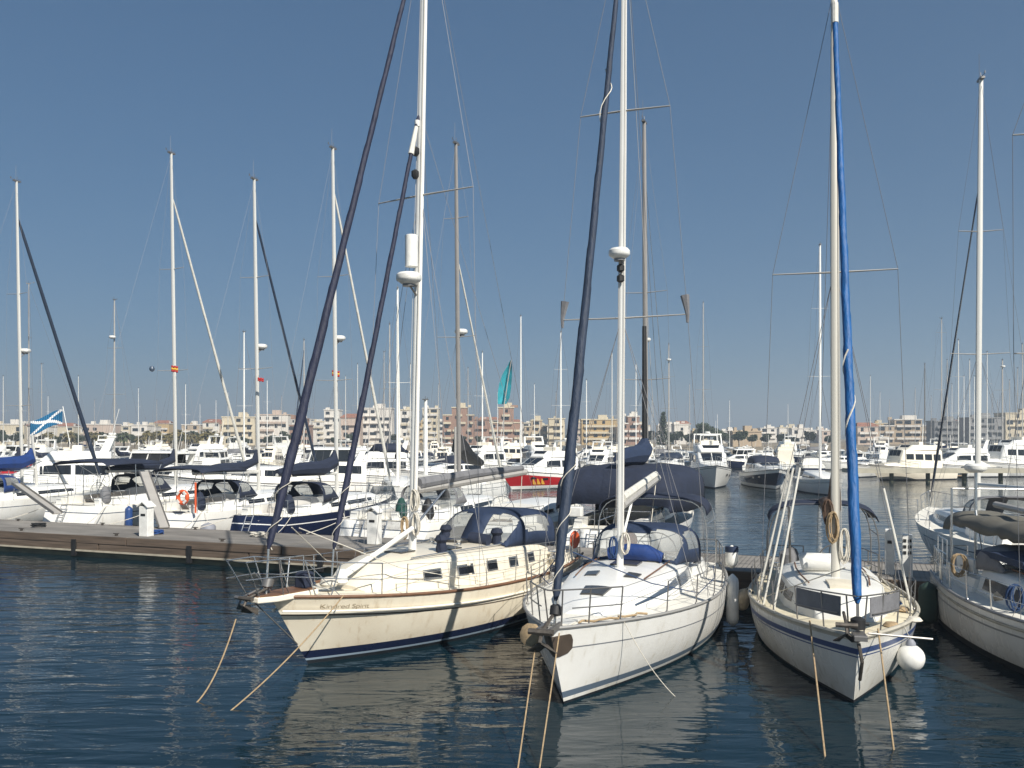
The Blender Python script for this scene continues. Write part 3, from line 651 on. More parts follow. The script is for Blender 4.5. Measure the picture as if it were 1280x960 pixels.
# ------------------------------------------------------------------ white sloop in the middle
def white_sloop():
    L, rb = 11.3, .85
    b = boat_root("sailing_yacht", "white sloop with dark rolled headsail, brown guard on its stem and blue hood", "sailboat", (.9, 15.2), (.335, .942), L, rb, NEAR)
    H = Hull(L, 4.1, 1.12, 1.12, 1.45, rb, .1, .72, 2.2, (.10, .55), .40)
    rows = [('z', -.45), ('z', -.12), ('z', .05), ('z', .12), ('z', .24), ('m', .24, -.38, .33), ('m', .24, -.38, .66), ('s', -.38), ('s', -.355), ('s', 0)]
    H.build(b, rows, [0, 0, 1, 2, 1, 1, 1, 3, 1], [BLACKG, HWHITE, mat("slate blue boot line", (.10, .135, .18), .4), mat("grey cove line", (.16, .17, .19), .4)])
    H.deck(b, DECK, (.06, .24), TEAKP)
    H.rail("toe_rail", b, mat("grey alloy toe rail", (.36, .35, .33), .5, .4), .032, 0, 1, .02)
    zs = H.zs; xb = L / 2
    # stem guard and bow roller
    g = [[H.pt(t, z_, sd) + Vector((.012, sd * .012, 0)) for t, sd in ((1 - .032 * k_, -1), (1 - .02 * k_, -1), (1 - .01 * k_, -1), (1, 1), (1 - .01 * k_, 1), (1 - .02 * k_, 1), (1 - .032 * k_, 1))] for z_, k_ in ((.93, .25), (.97, .7), (1.04, .95), (1.2, 1.05), (1.3, 1.0), (1.32, .9))]
    MB().slab(g, lambda p: Vector((-.02, 0, 0))).build("stem_guard", BROWNP, b)
    br = MB(); br.box((xb + .02, .1, 1.49), (.62, .05, .1)); br.box((xb + .02, -.1, 1.49), (.62, .05, .1)); br.tube([(xb + .26, -.12, 1.47), (xb + .26, .12, 1.47)], .06, 8); br.build("bow_roller", STEELD, b)
    anchor(b, (xb + .36, -.02, 1.5), 1.15)
    MB().lathe([(.12, -.05), (.19, -.03), (.19, .06), (.1, .09)], (xb + .05, -.30, 1.36), 10, (1, -.3, .2)).build("rope_bundle", ROPE, b, True)
    pulpit(b, H, 4.05, .62, STEELD, .10)
    stanchions(b, H, [2.6, 1.2, -.3, -1.7, -3.1], .62, STEELD, fore=(4.05, H.edge(4.05).y - .06 + .03, zs(4.05) + .62), aft=(-4.0, H.edge(-4).y - .08, zs(-4) + .65))
    pushpit(b, H, -4.0, .65, STEELD)
    CB = House([(-2.6, 1.20, zs(-2.6) - .03, zs(-2.6) + .52), (-1.2, 1.30, zs(-1.2) - .03, zs(-1.2) + .55), (.6, 1.25, zs(.6) - .03, zs(.6) + .50), (2.0, 1.02, zs(2.0) - .03, zs(2.0) + .36), (3.0, .74, zs(3.0) - .03, zs(3) + .20), (3.75, .42, zs(3.75) - .03, zs(3.75) + .03)], .86, .08, rnd_=.86)
    cab = CB.build("cabin", WHITE, b, 3)
    for sd in (1, -1):
        CB.side_patch(2.6, -.15, .50, .62, sd, "cabin_window", BLUEG, cab, .01, 10, .03, taper=-1.6)
        CB.side_patch(-.35, -2.3, .36, .80, sd, "cabin_window", BLUEG, cab, .01, 8, .03)
        MB().tube([CB.top(x, sd * .95) + Vector((0, 0, .06)) for x in (-1.9, -.8, .3, 1.4)], .016, 6).build("grab_rail", TEAK, b, True)
    CB.top_patch(2.35, 2.9, -.42, .42, "hatch", SMOKE, cab, .035); CB.top_patch(.95, 1.35, .38, .72, "hatch", SMOKE, cab, .035); CB.top_patch(.95, 1.35, -.72, -.38, "hatch", SMOKE, cab, .035)
    CB.top_patch(-.55, .05, -.35, .35, "hatch", SMOKE, cab, .035); CB.top_patch(-1.15, -.75, .42, .72, "hatch", SMOKE, cab, .035)
    CB.top_patch(-2.3, -1.05, -.34, .34, "sliding_hatch", WHITE, cab, .05, .06)
    g = [[Vector((xb - 1.15 + i * .32, j * .18, zs(xb - 1.15 + i * .32) + .045)) for j in (-1, 0, 1)] for i in range(3)]
    MB().slab(g, (0, 0, -.03)).build("anchor_locker_lid", WHITE2, b)
    for sd in (1, -1):
        CO = House([(-5.2, 1.18, zs(-5.2) - .05, zs(-5.2) + .24), (-4.0, 1.35, zs(-4) - .05, zs(-4) + .30), (-2.6, 1.36, zs(-2.6) - .05, zs(-2.6) + .36)], .9, 0)
        CO.side_patch(-5.2, -2.6, 0, 1, sd, "coaming", WHITE, b, 0, 6, .22); winch(b, (-3.1, sd * 1.2, zs(-3) + .33), .1, .2); winch(b, CB.top(-1.7, sd * .7), .08, .15)
    wheel(b, (-4.0, 0, zs(-4) + .42), .55)
    zc = CB.at(-1.6)[2]
    hood([(-1.05, 1.0, zc + .0, zc + .06), (-1.75, 1.12, zc - .03, zc + .70), (-2.55, 1.24, zc - .12, zc + .80), (-3.0, 1.30, zc - .16, zc + .78)], b, BLUEC, [(.04, .36, .14, .49), (.04, .36, .51, .86), (.42, .84, .04, .24), (.42, .84, .76, .96)], 14, .52)
    bb = MB(); bb.tube([CB.top(-.85, -.62) + Vector((0, 0, .16)), CB.top(-.86, -.1) + Vector((0, 0, .19)), CB.top(-.86, .4) + Vector((0, 0, .19)), CB.top(-.85, .8) + Vector((0, 0, .13))], [.15, .2, .2, .12], 10); bb.build("halyard_bag", ROYAL, b, True)
    hood([(-3.3, 1.42, zs(-3.5) + 1.2, zs(-3.5) + 1.95), (-4.3, 1.40, zs(-4.3) + 1.25, zs(-4.3) + 2.0), (-5.2, 1.30, zs(-5) + 1.2, zs(-5) + 1.9)], b, NAVY, [], 12, .4, "bimini", .12)
    fr = MB()
    for xx in (-3.32, -5.18):
        g = arch([(xx, 1.43, zs(xx), zs(xx) + 1.93)], 14, .38)[0]; fr.tube(g, .016, 6)
    for sd in (1, -1): fr.tube([(-3.32, sd * 1.42, zs(-4) + 1.3), (-5.18, sd * 1.42, zs(-4) + 1.3)], .014, 5)
    fr.build("bimini_frame", STEEL, b, True)
    MB().lathe([(.10, -.04), (.25, -.06), (.30, 0), (.25, .06), (.10, .04)], (-4.75, -.95, zs(-4.8) + .62), 14, (1, 0, .2)).build("horseshoe_buoy", ORANGE, b, True)
    x = .4; z0 = CB.at(x)[2] + .06
    mast, P = rigmast(b, x, z0, 16.6, .075, ALUW, .5, [(7.25, 1.42), (11.9, 1.02)], H, ALUG, wr=.006)
    MB().lathe([(.13, 0), (.16, .03), (.12, .09)], P(z0) - Vector((0, 0, .06)), 12).build("mast_collar", WHITE2, mast, True)
    radome(mast, P(8.52) + Vector((.3, 0, 0)), .235, .22, P(8.5))
    for zz in (8.25, 8.02): MB().lathe([(.04, 0), (.085, .03), (.085, .14), (.03, .18)], P(zz) + Vector((.16, 0, 0)), 8).build("deck_light", BLACK, mast, True)
    for sd in (1, -1):
        t = P(7.25) + Vector((-.12 * 1.42, sd * 1.42, .04)); pd = MB(); u = Vector((0, sd * .06, 0))
        pd.tube([t + Vector((0, 0, -.18)), t + Vector((0, 0, .02)), t + Vector((0, sd * -.06, .42))], [.03, .045, .10], 6); pd.build("spreader_guard", GREYC, mast, True)
    bm = MB(); bm.tube([P(3.1) - Vector((.1, 0, 0)), Vector((x - 4.6, 0, 3.52))], [.105, .10], 8); boom = bm.build("boom", ALUG, b, True)
    MB().tube([P(3.26) - Vector((.15, 0, 0)), Vector((x - 4.3, 0, 3.62))], [.10, .09], 8).build("rolled_mainsail", PALES, boom, True)
    MB().tube([P(2.25) - Vector((.1, 0, 0)), Vector((x - 1.3, 0, 3.15))], .03, 6).build("boom_vang", ALUW, b)
    MB().tube([Vector((x - 4.4, 0, 3.45)), Vector((-2.9, 0, zs(-2.9) + .75))], .012, 5).build("mainsheet", ROPEW, b)
    MB().tube([Vector((x - 4.5, 0, 3.6)), P(16.4)], .006, 4).build("topping_lift", WIREW, b)
    fa = (xb - .34, 0, 1.45 + .42); fz = P(16.4); MB().tube([(xb - .28, 0, 1.45), fa], .025, 6).build("forestay", STEEL, b)
    MB().lathe([(.04, 0), (.10, .02), (.10, .16), (.05, .2)], (xb - .31, 0, 1.62), 12, Vector(fz) - Vector(fa)).build("furling_drum", BLACK, b, True)
    s = furl(b, fa, fz, .104, NAVYS, bot=.6, seed=5, topf=.42); wrapline(s, fa, fz, .08, .125, 3, ROPEW, .0, .17); wrapline(s, fa, fz, .10, .09, 1.2, ROPEW, .62, .72, .012)
    for k_, (y_, zz_) in enumerate(((.12, .8), (-.12, .7))): hung_coil(mast, P(z0 + zz_) + Vector((.08, y_, 0)), .09, .45, [ROPEW, ROPEB][k_], 6, k_)
    for dy in (.10, .07, -.08): MB().tube([P(2.2) + Vector((.09, dy, 0)), P(16.2) + Vector((.05, dy * .5, 0))], .006, 4).build("halyard", WIREW, b)
    MB().tube([(-xb + .1, .6, zs(-5.5)), Vector((-xb + 1.0, 0, 4.6)), P(16.5)], .006, 4).build("backstay", WIRE, b); MB().tube([(-xb + .1, -.6, zs(-5.5)), Vector((-xb + 1.0, 0, 4.6))], .006, 4).build("backstay", WIRE, b)
    # rope lying on the foredeck
    rr = random.Random(4); pts = [H.edge(4.9 - i * .14, 1, .16 + .06 * math.sin(i * 1.9), .05 + .02 * (i % 2)) for i in range(13)]
    MB().tube(pts, .022, 5).build("deck_rope", ROPE, b, True)
    return b, H
sloop, sloop_hull = white_sloop()

# ------------------------------------------------------------------ smaller sloop with the azure rolled headsail
def azure_sloop():
    L, rb = 9.7, .75
    b = boat_root("sailing_yacht", "white sloop with bright azure rolled headsail and blue stripe under a grey rail", "sailboat", (5.92, 15.25), (.26, .96), L, rb, NEAR)
    H = Hull(L, 3.5, 1.0, .98, 1.28, rb, -.1, .66, 2.0, (.12, .50), .42)
    rows = [('z', -.45), ('z', -.12), ('z', .06), ('m', .06, -.36, .3), ('m', .06, -.36, .65), ('s', -.37), ('s', -.345), ('s', -.31), ('s', -.20), ('s', -.07), ('s', 0)]
    gr = mat("grey beige bulwark", (.44, .41, .34), .6, var=.2)
    H.build(b, rows, [0, 0, 1, 1, 1, 2, 1, 2, 1, 3], [BLACKG, HWHITE2, mat("blue sheer stripe", (.035, .065, .17), .4), gr])
    H.deck(b, DECKB, (.08, .27), DECKB)
    H.rail("toe_rail", b, gr, .04, 0, 1, .02)
    zs = H.zs; xb = L / 2
    CB = House([(-2.2, 1.10, zs(-2.2) - .03, zs(-2.2) + .58), (-.8, 1.16, zs(-.8) - .03, zs(-.8) + .58), (.9, 1.05, zs(.9) - .03, zs(.9) + .55), (1.75, .86, zs(1.75) - .03, zs(1.75) + .50), (2.35, .68, zs(2.35) - .03, zs(2.35) + .34), (2.75, .52, zs(2.75) - .03, zs(2.75) + .02)], .88, .10, rnd_=.84)
    cab = CB.build("cabin", WHITE2, b, 3)
    for sd in (1, -1):
        CB.side_patch(1.3, .35, .40, .78, sd, "cabin_window", SMOKE, cab, .01, 4, .03); CB.side_patch(.1, -1.6, .36, .80, sd, "cabin_window", SMOKE, cab, .01, 6, .03)
        MB().tube([CB.top(x, sd * .92) + Vector((0, 0, .06)) for x in (-1.6, -.6, .5, 1.5)], .018, 6).build("grab_rail", TEAK, b, True)
    CB.top_patch(1.35, 1.95, -.38, .38, "hatch", mat("cream hatch", (.66, .60, .48), .5, var=.1), cab, .05, .06)
    CB.top_patch(-1.9, -.75, -.35, .35, "sliding_hatch", WHITE2, cab, .06, .07)
    lr = MB(); p = CB.top(-.15, -.42); lr.tube([p + Vector((0, -.34, .19)), p + Vector((0, -.3, .2)), p + Vector((0, .3, .2)), p + Vector((0, .34, .19))], [.16, .20, .20, .16], 14); lr.build("life_raft_canister", FWHITE, b, True)
    pulpit(b, H, 2.95, .66, STEELD, .06)
    for sd in (1, -1):                                        # grey weather cloths laced to the pulpit
        g = [[H.edge(x, sd, .07, dz) + Vector((0, sd * .02, 0)) for dz in (.30, .46, .64)] for x in (3.0, 3.35, 3.7, 4.05, 4.35)]
        MB().slab(g, (0, sd * .02, 0)).build("weather_cloth", GREYC, b, True)
    stanchions(b, H, [1.8, .5, -.9, -2.3, -3.4], .62, STEELD, fore=(2.95, H.edge(2.95).y - .03, zs(2.95) + .66))
    pushpit(b, H, -3.6, .66, STEELD)
    br = MB(); br.box((xb + .08, 0, 1.34), (.5, .2, .07)); br.tube([(xb + .28, -.1, 1.35), (xb + .28, .1, 1.35)], .05, 8); br.build("bow_roller", STEELD, b); anchor(b, (xb + .1, -.2, 1.52), .95)
    MB().tube([(xb - .02, .0, 1.2), (xb + .02, .05, .9), (xb - .2, .04, .55)], .03, 6).build("anchor_chain", RUST, b, True)
    MB().tube([(xb + .2, .12, 1.42), (xb + .1, 1.1, 1.36)], .02, 6).build("boat_hook", STEELD, b)
    for sd in (1, -1):
        CO = House([(-4.3, 1.05, zs(-4.3) - .05, zs(-4.3) + .26), (-2.2, 1.2, zs(-2.2) - .05, zs(-2.2) + .34)], .9, 0)
        CO.side_patch(-4.3, -2.2, 0, 1, sd, "coaming", WHITE2, b, 0, 6, .2); winch(b, (-2.8, sd * 1.08, zs(-2.8) + .3), .09, .18)
    hood([(-2.55, 1.30, zs(-3) + 1.35, zs(-3) + 1.98), (-3.3, 1.32, zs(-3) + 1.38, zs(-3) + 2.05), (-4.2, 1.26, zs(-3) + 1.32, zs(-3) + 1.95)], b, NAVY, [], 14, .62, "bimini", .2)
    fr = MB(); 
    for xx in (-2.6, -4.15): fr.tube(arch([(xx, 1.31, zs(xx), zs(-3) + 2.0)], 14, .45)[0], .016, 6)
    fr.tube([(-2.7, -.8, zs(-3) + 1.9), (-3.0, -.75, zs(-3) + .4)], .03, 6); fr.tube([(-2.6, 1.28, zs(-3) + 1.25), (-4.15, 1.28, zs(-3) + 1.25)], .014, 5); fr.tube([(-2.6, -1.28, zs(-3) + 1.25), (-4.15, -1.28, zs(-3) + 1.25)], .014, 5); fr.build("bimini_frame", STEELD, b, True)
    wheel(b, (-3.3, .35, zs(-3.3) + .5), .42, STEELD)
    cc = MB(); cc.tube([(-3.6, -.75, zs(-3.4)), (-3.6, -.75, zs(-3.4) + .6), (-3.6, -.65, zs(-3.4) + .78)], [.22, .26, .1], 10); cc.build("outboard_cover", GREYC, b, True)
    x = .75; z0 = CB.at(x)[2] + .08
    mast, P = rigmast(b, x, z0, 14.3, .09, mat("cream anodised mast", (.58, .55, .48), .45, .15, var=.06, scale=1.2, stretch=(1, 1, .15)), .32, [(8.1, 1.26)], H, ALUG, wr=.006, vane=False)
    hung_coil(mast, P(3.05) + Vector((.14, -.05, 0)), .12, .62, ROPE, 9, 1); hung_coil(mast, P(3.3) + Vector((.05, -.16, 0)), .1, .5, BROWNC, 7, 3); hung_coil(mast, P(2.7) + Vector((.05, .17, 0)), .09, .7, ROPEW, 6, 4)
    bm = MB(); bm.tube([P(2.75) - Vector((.08, 0, 0)), Vector((x - 3.9, 0, 2.9))], .07, 8); boom = bm.build("boom", ALUG, b, True)
    sc = MB(); sc.tube([P(4.0) - Vector((.14, 0, 0)), P(3.2) - Vector((.25, 0, 0)), Vector((x - .9, 0, 3.02)), Vector((x - 2.4, 0, 3.06)), Vector((x - 3.8, 0, 3.0))], [.06, .15, .19, .15, .08], 10); sc.build("sail_cover", BROWNC, boom, True)
    fa = (xb - .16, 0, 1.28 + .55); fz = P(13.6) + Vector((.1, 0, 0)); MB().tube([(xb - .1, 0, 1.28), fa], .025, 6).build("forestay", STEELD, b)
    dr = MB(); dr.lathe([(.05, -.02), (.12, .0), (.12, .16), (.05, .2)], (xb - .12, 0, 1.42), 12); dr.tube([(xb - .15, -.18, 1.5), (xb - .15, .18, 1.5)], .03, 6); dr.build("furling_drum", BLACK, b, True)
    s = furl(b, fa, fz, .098, AZURE, bot=.75, seed=8, topf=.55); wrapline(s, fa, fz, .085, .092, 1.5, ROPEW, .22, .37, .016)
    MB().tube([P(13.7) + Vector((.15, 0, .1)), fz - (Vector(fz) - Vector(fa)) * .02], .07, 8).build("sail_head", PALES, s, True)
    for dy in (.11, .08): MB().tube([P(2.2) + Vector((.08, dy, 0)), P(13.5) + Vector((.05, dy * .5, 0))], .006, 4).build("halyard", WIREW, b)
    MB().tube([(-xb, 0, zs(-4.8)), P(13.7)], .006, 4).build("backstay", WIRE, b)
    for dx in (-.7, .1, .9):                                  # thick pale sheathed lower shrouds on the starboard side
        q = H.edge(x + dx, -1, .12); MB().tube([q, q.lerp(P(8.0), .42)], .024, 6).build("shroud_cover", PALES, b)
    for dx in (-.7, -.1): q = H.edge(x + dx, 1, .12); MB().tube([q, q.lerp(P(8.0), .36)], .022, 6).build("shroud_cover", PALES, b)
    rr = random.Random(2)
    for i in range(5): MB().lathe([(.09, 0), (.15, .03), (.1, .09), (.03, .1)], (2.9 - i * .9 + rr.uniform(-.2, .2), 1.05 - i * .01 + (.25 if i else -.3), zs(2.5 - i) + .03), 9).build("rope_coil", [ROPE, ROPEW, ROPE, ROPEB, ROPE][i], b, True)
    return b, H
azure, azure_hull = azure_sloop()

# ------------------------------------------------------------------ white ketch cut by the right edge
def grey_yacht():
    L = 11.2; hd = Vector((-.12, -.99, 0)).normalized()
    b = thing("sailing_yacht", "white yacht with olive grey boom tent, radar post and blue hood at right picture edge", "sailboat", (11.38, 17.3, 0), math.atan2(hd.y, hd.x), NEAR)
    H = Hull(L, 3.7, 1.15, 1.10, 1.45, 1.0, .3, .66, 2.2, (.14, .5), .45)
    rows = [('z', -.45), ('z', -.1), ('z', .18), ('z', .24), ('m', .24, -.34, .33), ('m', .24, -.34, .66), ('s', -.34), ('s', -.30), ('s', 0)]
    H.build(b, rows, [0, 0, 1, 1, 1, 1, 2, 1], [BLACKG, HWHITE2, mat("grey rubbing line", (.20, .20, .20), .5)])
    H.deck(b, DECK, (.08, .28), TEAKP); H.rail("toe_rail", b, mat("worn alloy rail", (.33, .32, .31), .5, .4, var=.2), .035, 0, 1, .02)
    H.rail("rubbing_strake", b, STRIP, .03, .0, .98, -.16)
    zs = H.zs
    CB = House([(-2.5, 1.2, zs(-2.5) - .03, zs(-2.5) + .6), (-1, 1.28, zs(-1) - .03, zs(-1) + .6), (1, 1.2, zs(1) - .03, zs(1) + .52), (2.4, .9, zs(2.4) - .03, zs(2.4) + .36), (3.2, .6, zs(3.2) - .03, zs(3.2) + .05)], .86, .08)
    cab = CB.build("cabin", WHITE2, b, 3)
    for sd in (1, -1):
        for xa, xc in ((1.6, .7), (.4, -.6), (-.9, -2.2)): CB.side_patch(xa, xc, .32, .78, sd, "cabin_window", SMOKE, cab, .01, 4, .03)
        MB().tube([CB.top(x, sd * .92) + Vector((0, 0, .06)) for x in (-2, -.6, .9)], .018, 6).build("grab_rail", TEAK, b, True)
    CB.top_patch(.9, 1.5, -.35, .35, "hatch", SMOKE, cab, .04); CB.top_patch(-.9, -.4, -.3, .3, "hatch", SMOKE, cab, .04)
    stanchions(b, H, [2.4, 1.1, -.2, -1.5, -2.8, -3.8], .64, STEEL); pushpit(b, H, -4.0, .68)
    for sd in (1, -1):
        CO = House([(-4.9, 1.2, zs(-4.9) - .05, zs(-4.9) + .3), (-2.5, 1.32, zs(-2.5) - .05, zs(-2.5) + .36)], .9, 0)
        CO.side_patch(-4.9, -2.5, 0, 1, sd, "coaming", WHITE2, b, 0, 6, .2); winch(b, (-3.2, sd * 1.18, zs(-3) + .33), .1, .2)
    zc = CB.at(-1.9)[2]
    hood([(-1.5, 1.0, zc, zc + .05), (-2.0, 1.05, zc - .03, zc + .42), (-2.7, 1.1, zc - .1, zc + .46)], b, GREYC, [(.05, .44, .16, .48), (.05, .44, .52, .84)], 14, .5)
    MB().slab([[(-.6, y, 2.06 + .05 * math.cos(y * 2)) for y in (-1.0, -.5, 0, .5, 1.0)], [(-1.9, y, 2.10 + .05 * math.cos(y * 2)) for y in (-1.05, -.5, 0, .5, 1.05)], [(-3.0, y, 2.02 + .05 * math.cos(y * 2)) for y in (-1.0, -.5, 0, .5, 1.0)]], (0, 0, -.14)).build("lower_awning", BLUEC, b, True)
    lf = MB()
    for zz_ in (1.2, 1.55, 1.9): lf.tube([(-4.7, -1.25, zz_ + .25), (-3.6, -1.42, zz_ + .25)], .016, 5)
    for xx_ in (-4.7, -4.15, -3.6): lf.tube([(xx_, -1.25 - .17 * (xx_ + 4.7) / 1.1, 1.1), (xx_, -1.25 - .17 * (xx_ + 4.7) / 1.1, 2.15)], .016, 5)
    lf.build("guard_frame", STEEL, b, True)
    for k_, (dx_, dy_, zz_) in enumerate(((-3.0, -1.38, 1.9), (.1, -1.42, 1.7))): hung_coil(b, (dx_, dy_, zz_), .16, .5, [ROPE, ROPEB][k_], 8, k_)
    MB().box((-3.85, -.95, 1.62), (.5, .12, .34), Matrix.Rotation(.1, 3, 'Z')).build("cockpit_panel", FWHITE, b, bevel=.02); MB().box((-3.15, -1.02, 1.6), (.42, .12, .34)).build("cockpit_panel", FWHITE, b, bevel=.02)
    for xx_ in (1.9, .2, -1.4): MB().lathe([(.04, 0), (.13, .02), (.13, .5), (.04, .55)], (xx_, -1.15, H.zs(xx_) + .1), 10, (1, .1, .0)).build("stowed_fender", [FBLUE, FWHITE, FBEIGE][int(xx_) % 3], b, True)
    st = []; rr = random.Random(6)
    for i in range(24):
        x = 1.0 - i * .30; st.append((x, .45 + .25 * min(1, i / 5) + rr.uniform(-.03, .03), 2.36 + rr.uniform(-.09, .05) - .12 * (i > 21), 2.70 + .03 * math.sin(i * 1.3)))
    hood(st, b, OLIVE, [], 12, .8, "boom_tent")
    x = 1.1; z0 = CB.at(x)[2] + .08
    mast, P = rigmast(b, x, z0, 15.5, .10, ALU, .4, [(6.15, 1.75), (10.35, 1.72)], H, ALUG, wr=.006)
    MB().tube([P(2.85), (-4.4, 0, 2.95)], .08, 8).build("boom", ALUG, b, True)
    MB().tube([(-4.7, 0, zs(-5)), P(15.3)], .006, 4).build("backstay", WIRE, b); MB().tube([(L / 2 - .1, 0, 1.45), P(15.2)], [.06, .05], 7).build("furled_sail", PALES, b, True)
    po = MB(); p = Vector((-4.7, -.35, zs(-4.7))); po.tube([p, p + Vector((0, 0, 2.6))], .04, 8); po.tube([p + Vector((.9, -.1, 0)), p + Vector((0, 0, 1.7))], .02, 6); post = po.build("radar_post", STEEL, b, True)
    radome(post, p + Vector((0, 0, 2.6)), .26, .22)
    po = MB(); p = Vector((-4.9, -.85, zs(-4.7))); po.tube([p, p + Vector((0, 0, 2.2))], .03, 8); p2 = p + Vector((0, 1.9, 0)); po.tube([p2, p2 + Vector((0, 0, 2.2))], .03, 8); po.tube([p + Vector((0, 0, 2.18)), p2 + Vector((0, 0, 2.18))], .022, 6); po.build("davit_frame", STEEL, b, True)
    wheel(b, (-3.9, 0, zs(-3.9) + .5), .42)
    MB().box((-4.55, .6, zs(-4.5) + .55), (.45, .5, .42)).build("locker_box", FWHITE, b, bevel=.05)
    return b, H
ketch, ketch_hull = grey_yacht()

# ------------------------------------------------------------------ fenders, mooring lines and service posts of the near row
def onboat(b, p): return Matrix.Translation(b.location) @ Matrix.Rotation(b.rotation_euler.z, 4, 'Z') @ Vector(p)
def side_fender(b, H, x, sd, label, drop=.55, **k):
    t = H.tx(x); e = onboat(b, H.edge(x, sd, 0, .05)); r = k.get('r', .14)
    p = H.pt(t, max(.25, H.sheer(t) - drop), sd); p.y += sd * (r + .02); p.x = x; p = onboat(b, p)
    return fender(label, p, rope_to=e, **k)
side_fender(sloop, sloop_hull, -2.35, 1, "long grubby white fender hanging from the middle white sloop beside the gap", L=1.15, r=.15, drop=.42)
side_fender(sloop, sloop_hull, -4.4, 1, "round white fender at the stern quarter of the middle white sloop", L=.5, r=.17, drop=-.35, cap=BLUEC)
side_fender(cutter, cutter_hull, -2.2, 1, "white fender with navy cap between cream cutter and white sloop", L=.85, r=.17, drop=.25, cap=NAVY)
side_fender(azure, azure_hull, -1.6, -1, "short beige fender tilted against the sloop with azure headsail", L=.5, r=.17, m=FBEIGE, drop=.28, tilt=(.1, -.45, 1))
_t = azure_hull.tx(2.9); _p = azure_hull.pt(_t, .50, 1); ball_fender("round white ball fender low at the bow of the azure sail sloop", onboat(azure, _p + Vector((0, .27, 0))), .25, onboat(azure, azure_hull.edge(2.9, 1, 0, .05)))
side_fender(ketch, ketch_hull, -4.0, -1, "dark green fender between the azure sail sloop and edge yacht", L=.95, r=.22, m=FGREEN, drop=.55)
def water_line(a, X, Y, d):                       # from a to the place where the line meets the water at photo row Y
    D = CAM_H * F / (Y - HY); return sag(a, at(X, D, -.05), d, 12)
cb = onboat(cutter, (5.55 - .9, 1.05, 1.5))
mooring("tan mooring line running from the cream cutter's rail down to the left", water_line(cb, 282, 890, .12), .013)
mooring("short tan line slanting into the water left of the cream bow", water_line(onboat(cutter, (6.45, .05, 1.25)), 240, 880, .25), .014)
sb = onboat(sloop, (5.5, -.25, 1.42)); sb2 = onboat(sloop, (5.6, .15, 1.40))
def to_px(X, Y, D): return at(X, D, zat(Y, D))
mooring("left one of two tan ropes dropping from the white sloop's bow", [sb, at(646, 12.1, -.05)], .012)
mooring("right one of two tan ropes dropping from the white sloop's bow", [sb2, at(673, 12.1, -.05)], .012)
mooring("thin grey cord hanging down the white sloop's bright side", sag(onboat(sloop, sloop_hull.edge(4.1, 1, -.03)), onboat(sloop, Vector((3.7, 1.75, -.02))), .12), .008, ROPEW)
mooring("tan rope over the blue striped shaded side of the azure sail sloop", [onboat(azure, azure_hull.edge(3.6, -1, -.03, .1)), at(1032, 12.6, -.05)], .016)
mooring("tan rope dropping beside the white ball fender", [onboat(azure, azure_hull.edge(4.2, 1, -.02, .1)), at(1118, 12.9, -.05)], .015)

def service_post(label, p, h, wdt, m=FWHITE, rz=0, holes=False, cap=True):
    o = thing("service_post", label, "service post", p, rz, "white service posts on the pier")
    MB().box((0, 0, h / 2), (wdt, wdt * .8, h)).build("post_body", m, o, bevel=.02)
    if cap:
        c = MB(); c.slab([[(-wdt * .62, -wdt * .55, h), (-wdt * .62, wdt * .55, h)], [(0, -wdt * .55, h + wdt * .45), (0, wdt * .55, h + wdt * .45)], [(wdt * .62, -wdt * .55, h), (wdt * .62, wdt * .55, h)]], (0, 0, -.04)); c.build("post_cap", m, o)
    for i in range(3 if holes else 1):
        for sx in ((-1, 1) if holes else (0,)): MB().box((sx * wdt * .24, -wdt * .4 - .006, h * (.86 - .14 * i if holes else .72)), (wdt * (.28 if holes else .5), .02, h * .07)).build("socket", BLACK, o)
    return o
pa = PA
service_post("white service post with pitched cap on the left part of pier", pier_at(183, .55), 1.15, .42, rz=pa)
service_post("white service post standing behind the cream cutter's mast", pier_at(468, 1.6), 1.15, .42, rz=pa)
service_post("white service post with dark lamp top behind azure sail sloop", pier_at(1112, .8), 1.25, .24, rz=pa, cap=False)
service_post("narrow white post with three pairs of sockets behind azure sail sloop", pier_at(1134, .5), 1.15, .26, rz=pa, holes=True, cap=False)

for b_, H_, xs_, zc_, m_ in ((sloop, sloop_hull, (4.6, 2.6, .2, -2.2, -3.1), 2.6, ROPEB), (cutter, cutter_hull, (4.9, 2.9, .6, -2.0, -3.2), 2.8, ROPEW), (azure, azure_hull, (3.8, 2.0, .2, -1.8, -2.8), 2.3, ROPEW)):
    for sd in (1, -1):
        pts = [Vector((xs_[0], sd * .1, zc_)), H_.edge(xs_[1], sd, .38, .55), H_.edge(xs_[2], sd, .3, .1), H_.edge(xs_[3], sd, .28, .12), H_.edge(xs_[4], sd, .34, .3)]
        MB().tube(pts, .011, 5).build("jib_sheet", m_, b_, True)
def coil(label, p, r, m, grp):
    o = thing("hose_coil", label, "hose", p, 0, grp); n = 40
    MB().tube([Vector((r * (1 - .15 * (i % 3)) * math.cos(i * .785), r * (1 - .15 * (i % 3)) * math.sin(i * .785), .03 + .0035 * i)) for i in range(n)], .022, 5).build("hose", m, o, True)
coil("blue hose coiled on the pier beside the left service post", pier_at(196, 1.2), .26, FBLUE, "hoses coiled on the pier")
coil("pale rope coiled on the pier under the indigo headsail", pier_at(322, 2.0), .28, ROPEW, "hoses coiled on the pier")
coil("dark hose coiled at the far left of the pier", pier_at(48, 1.5), .3, BLACK, "hoses coiled on the pier")

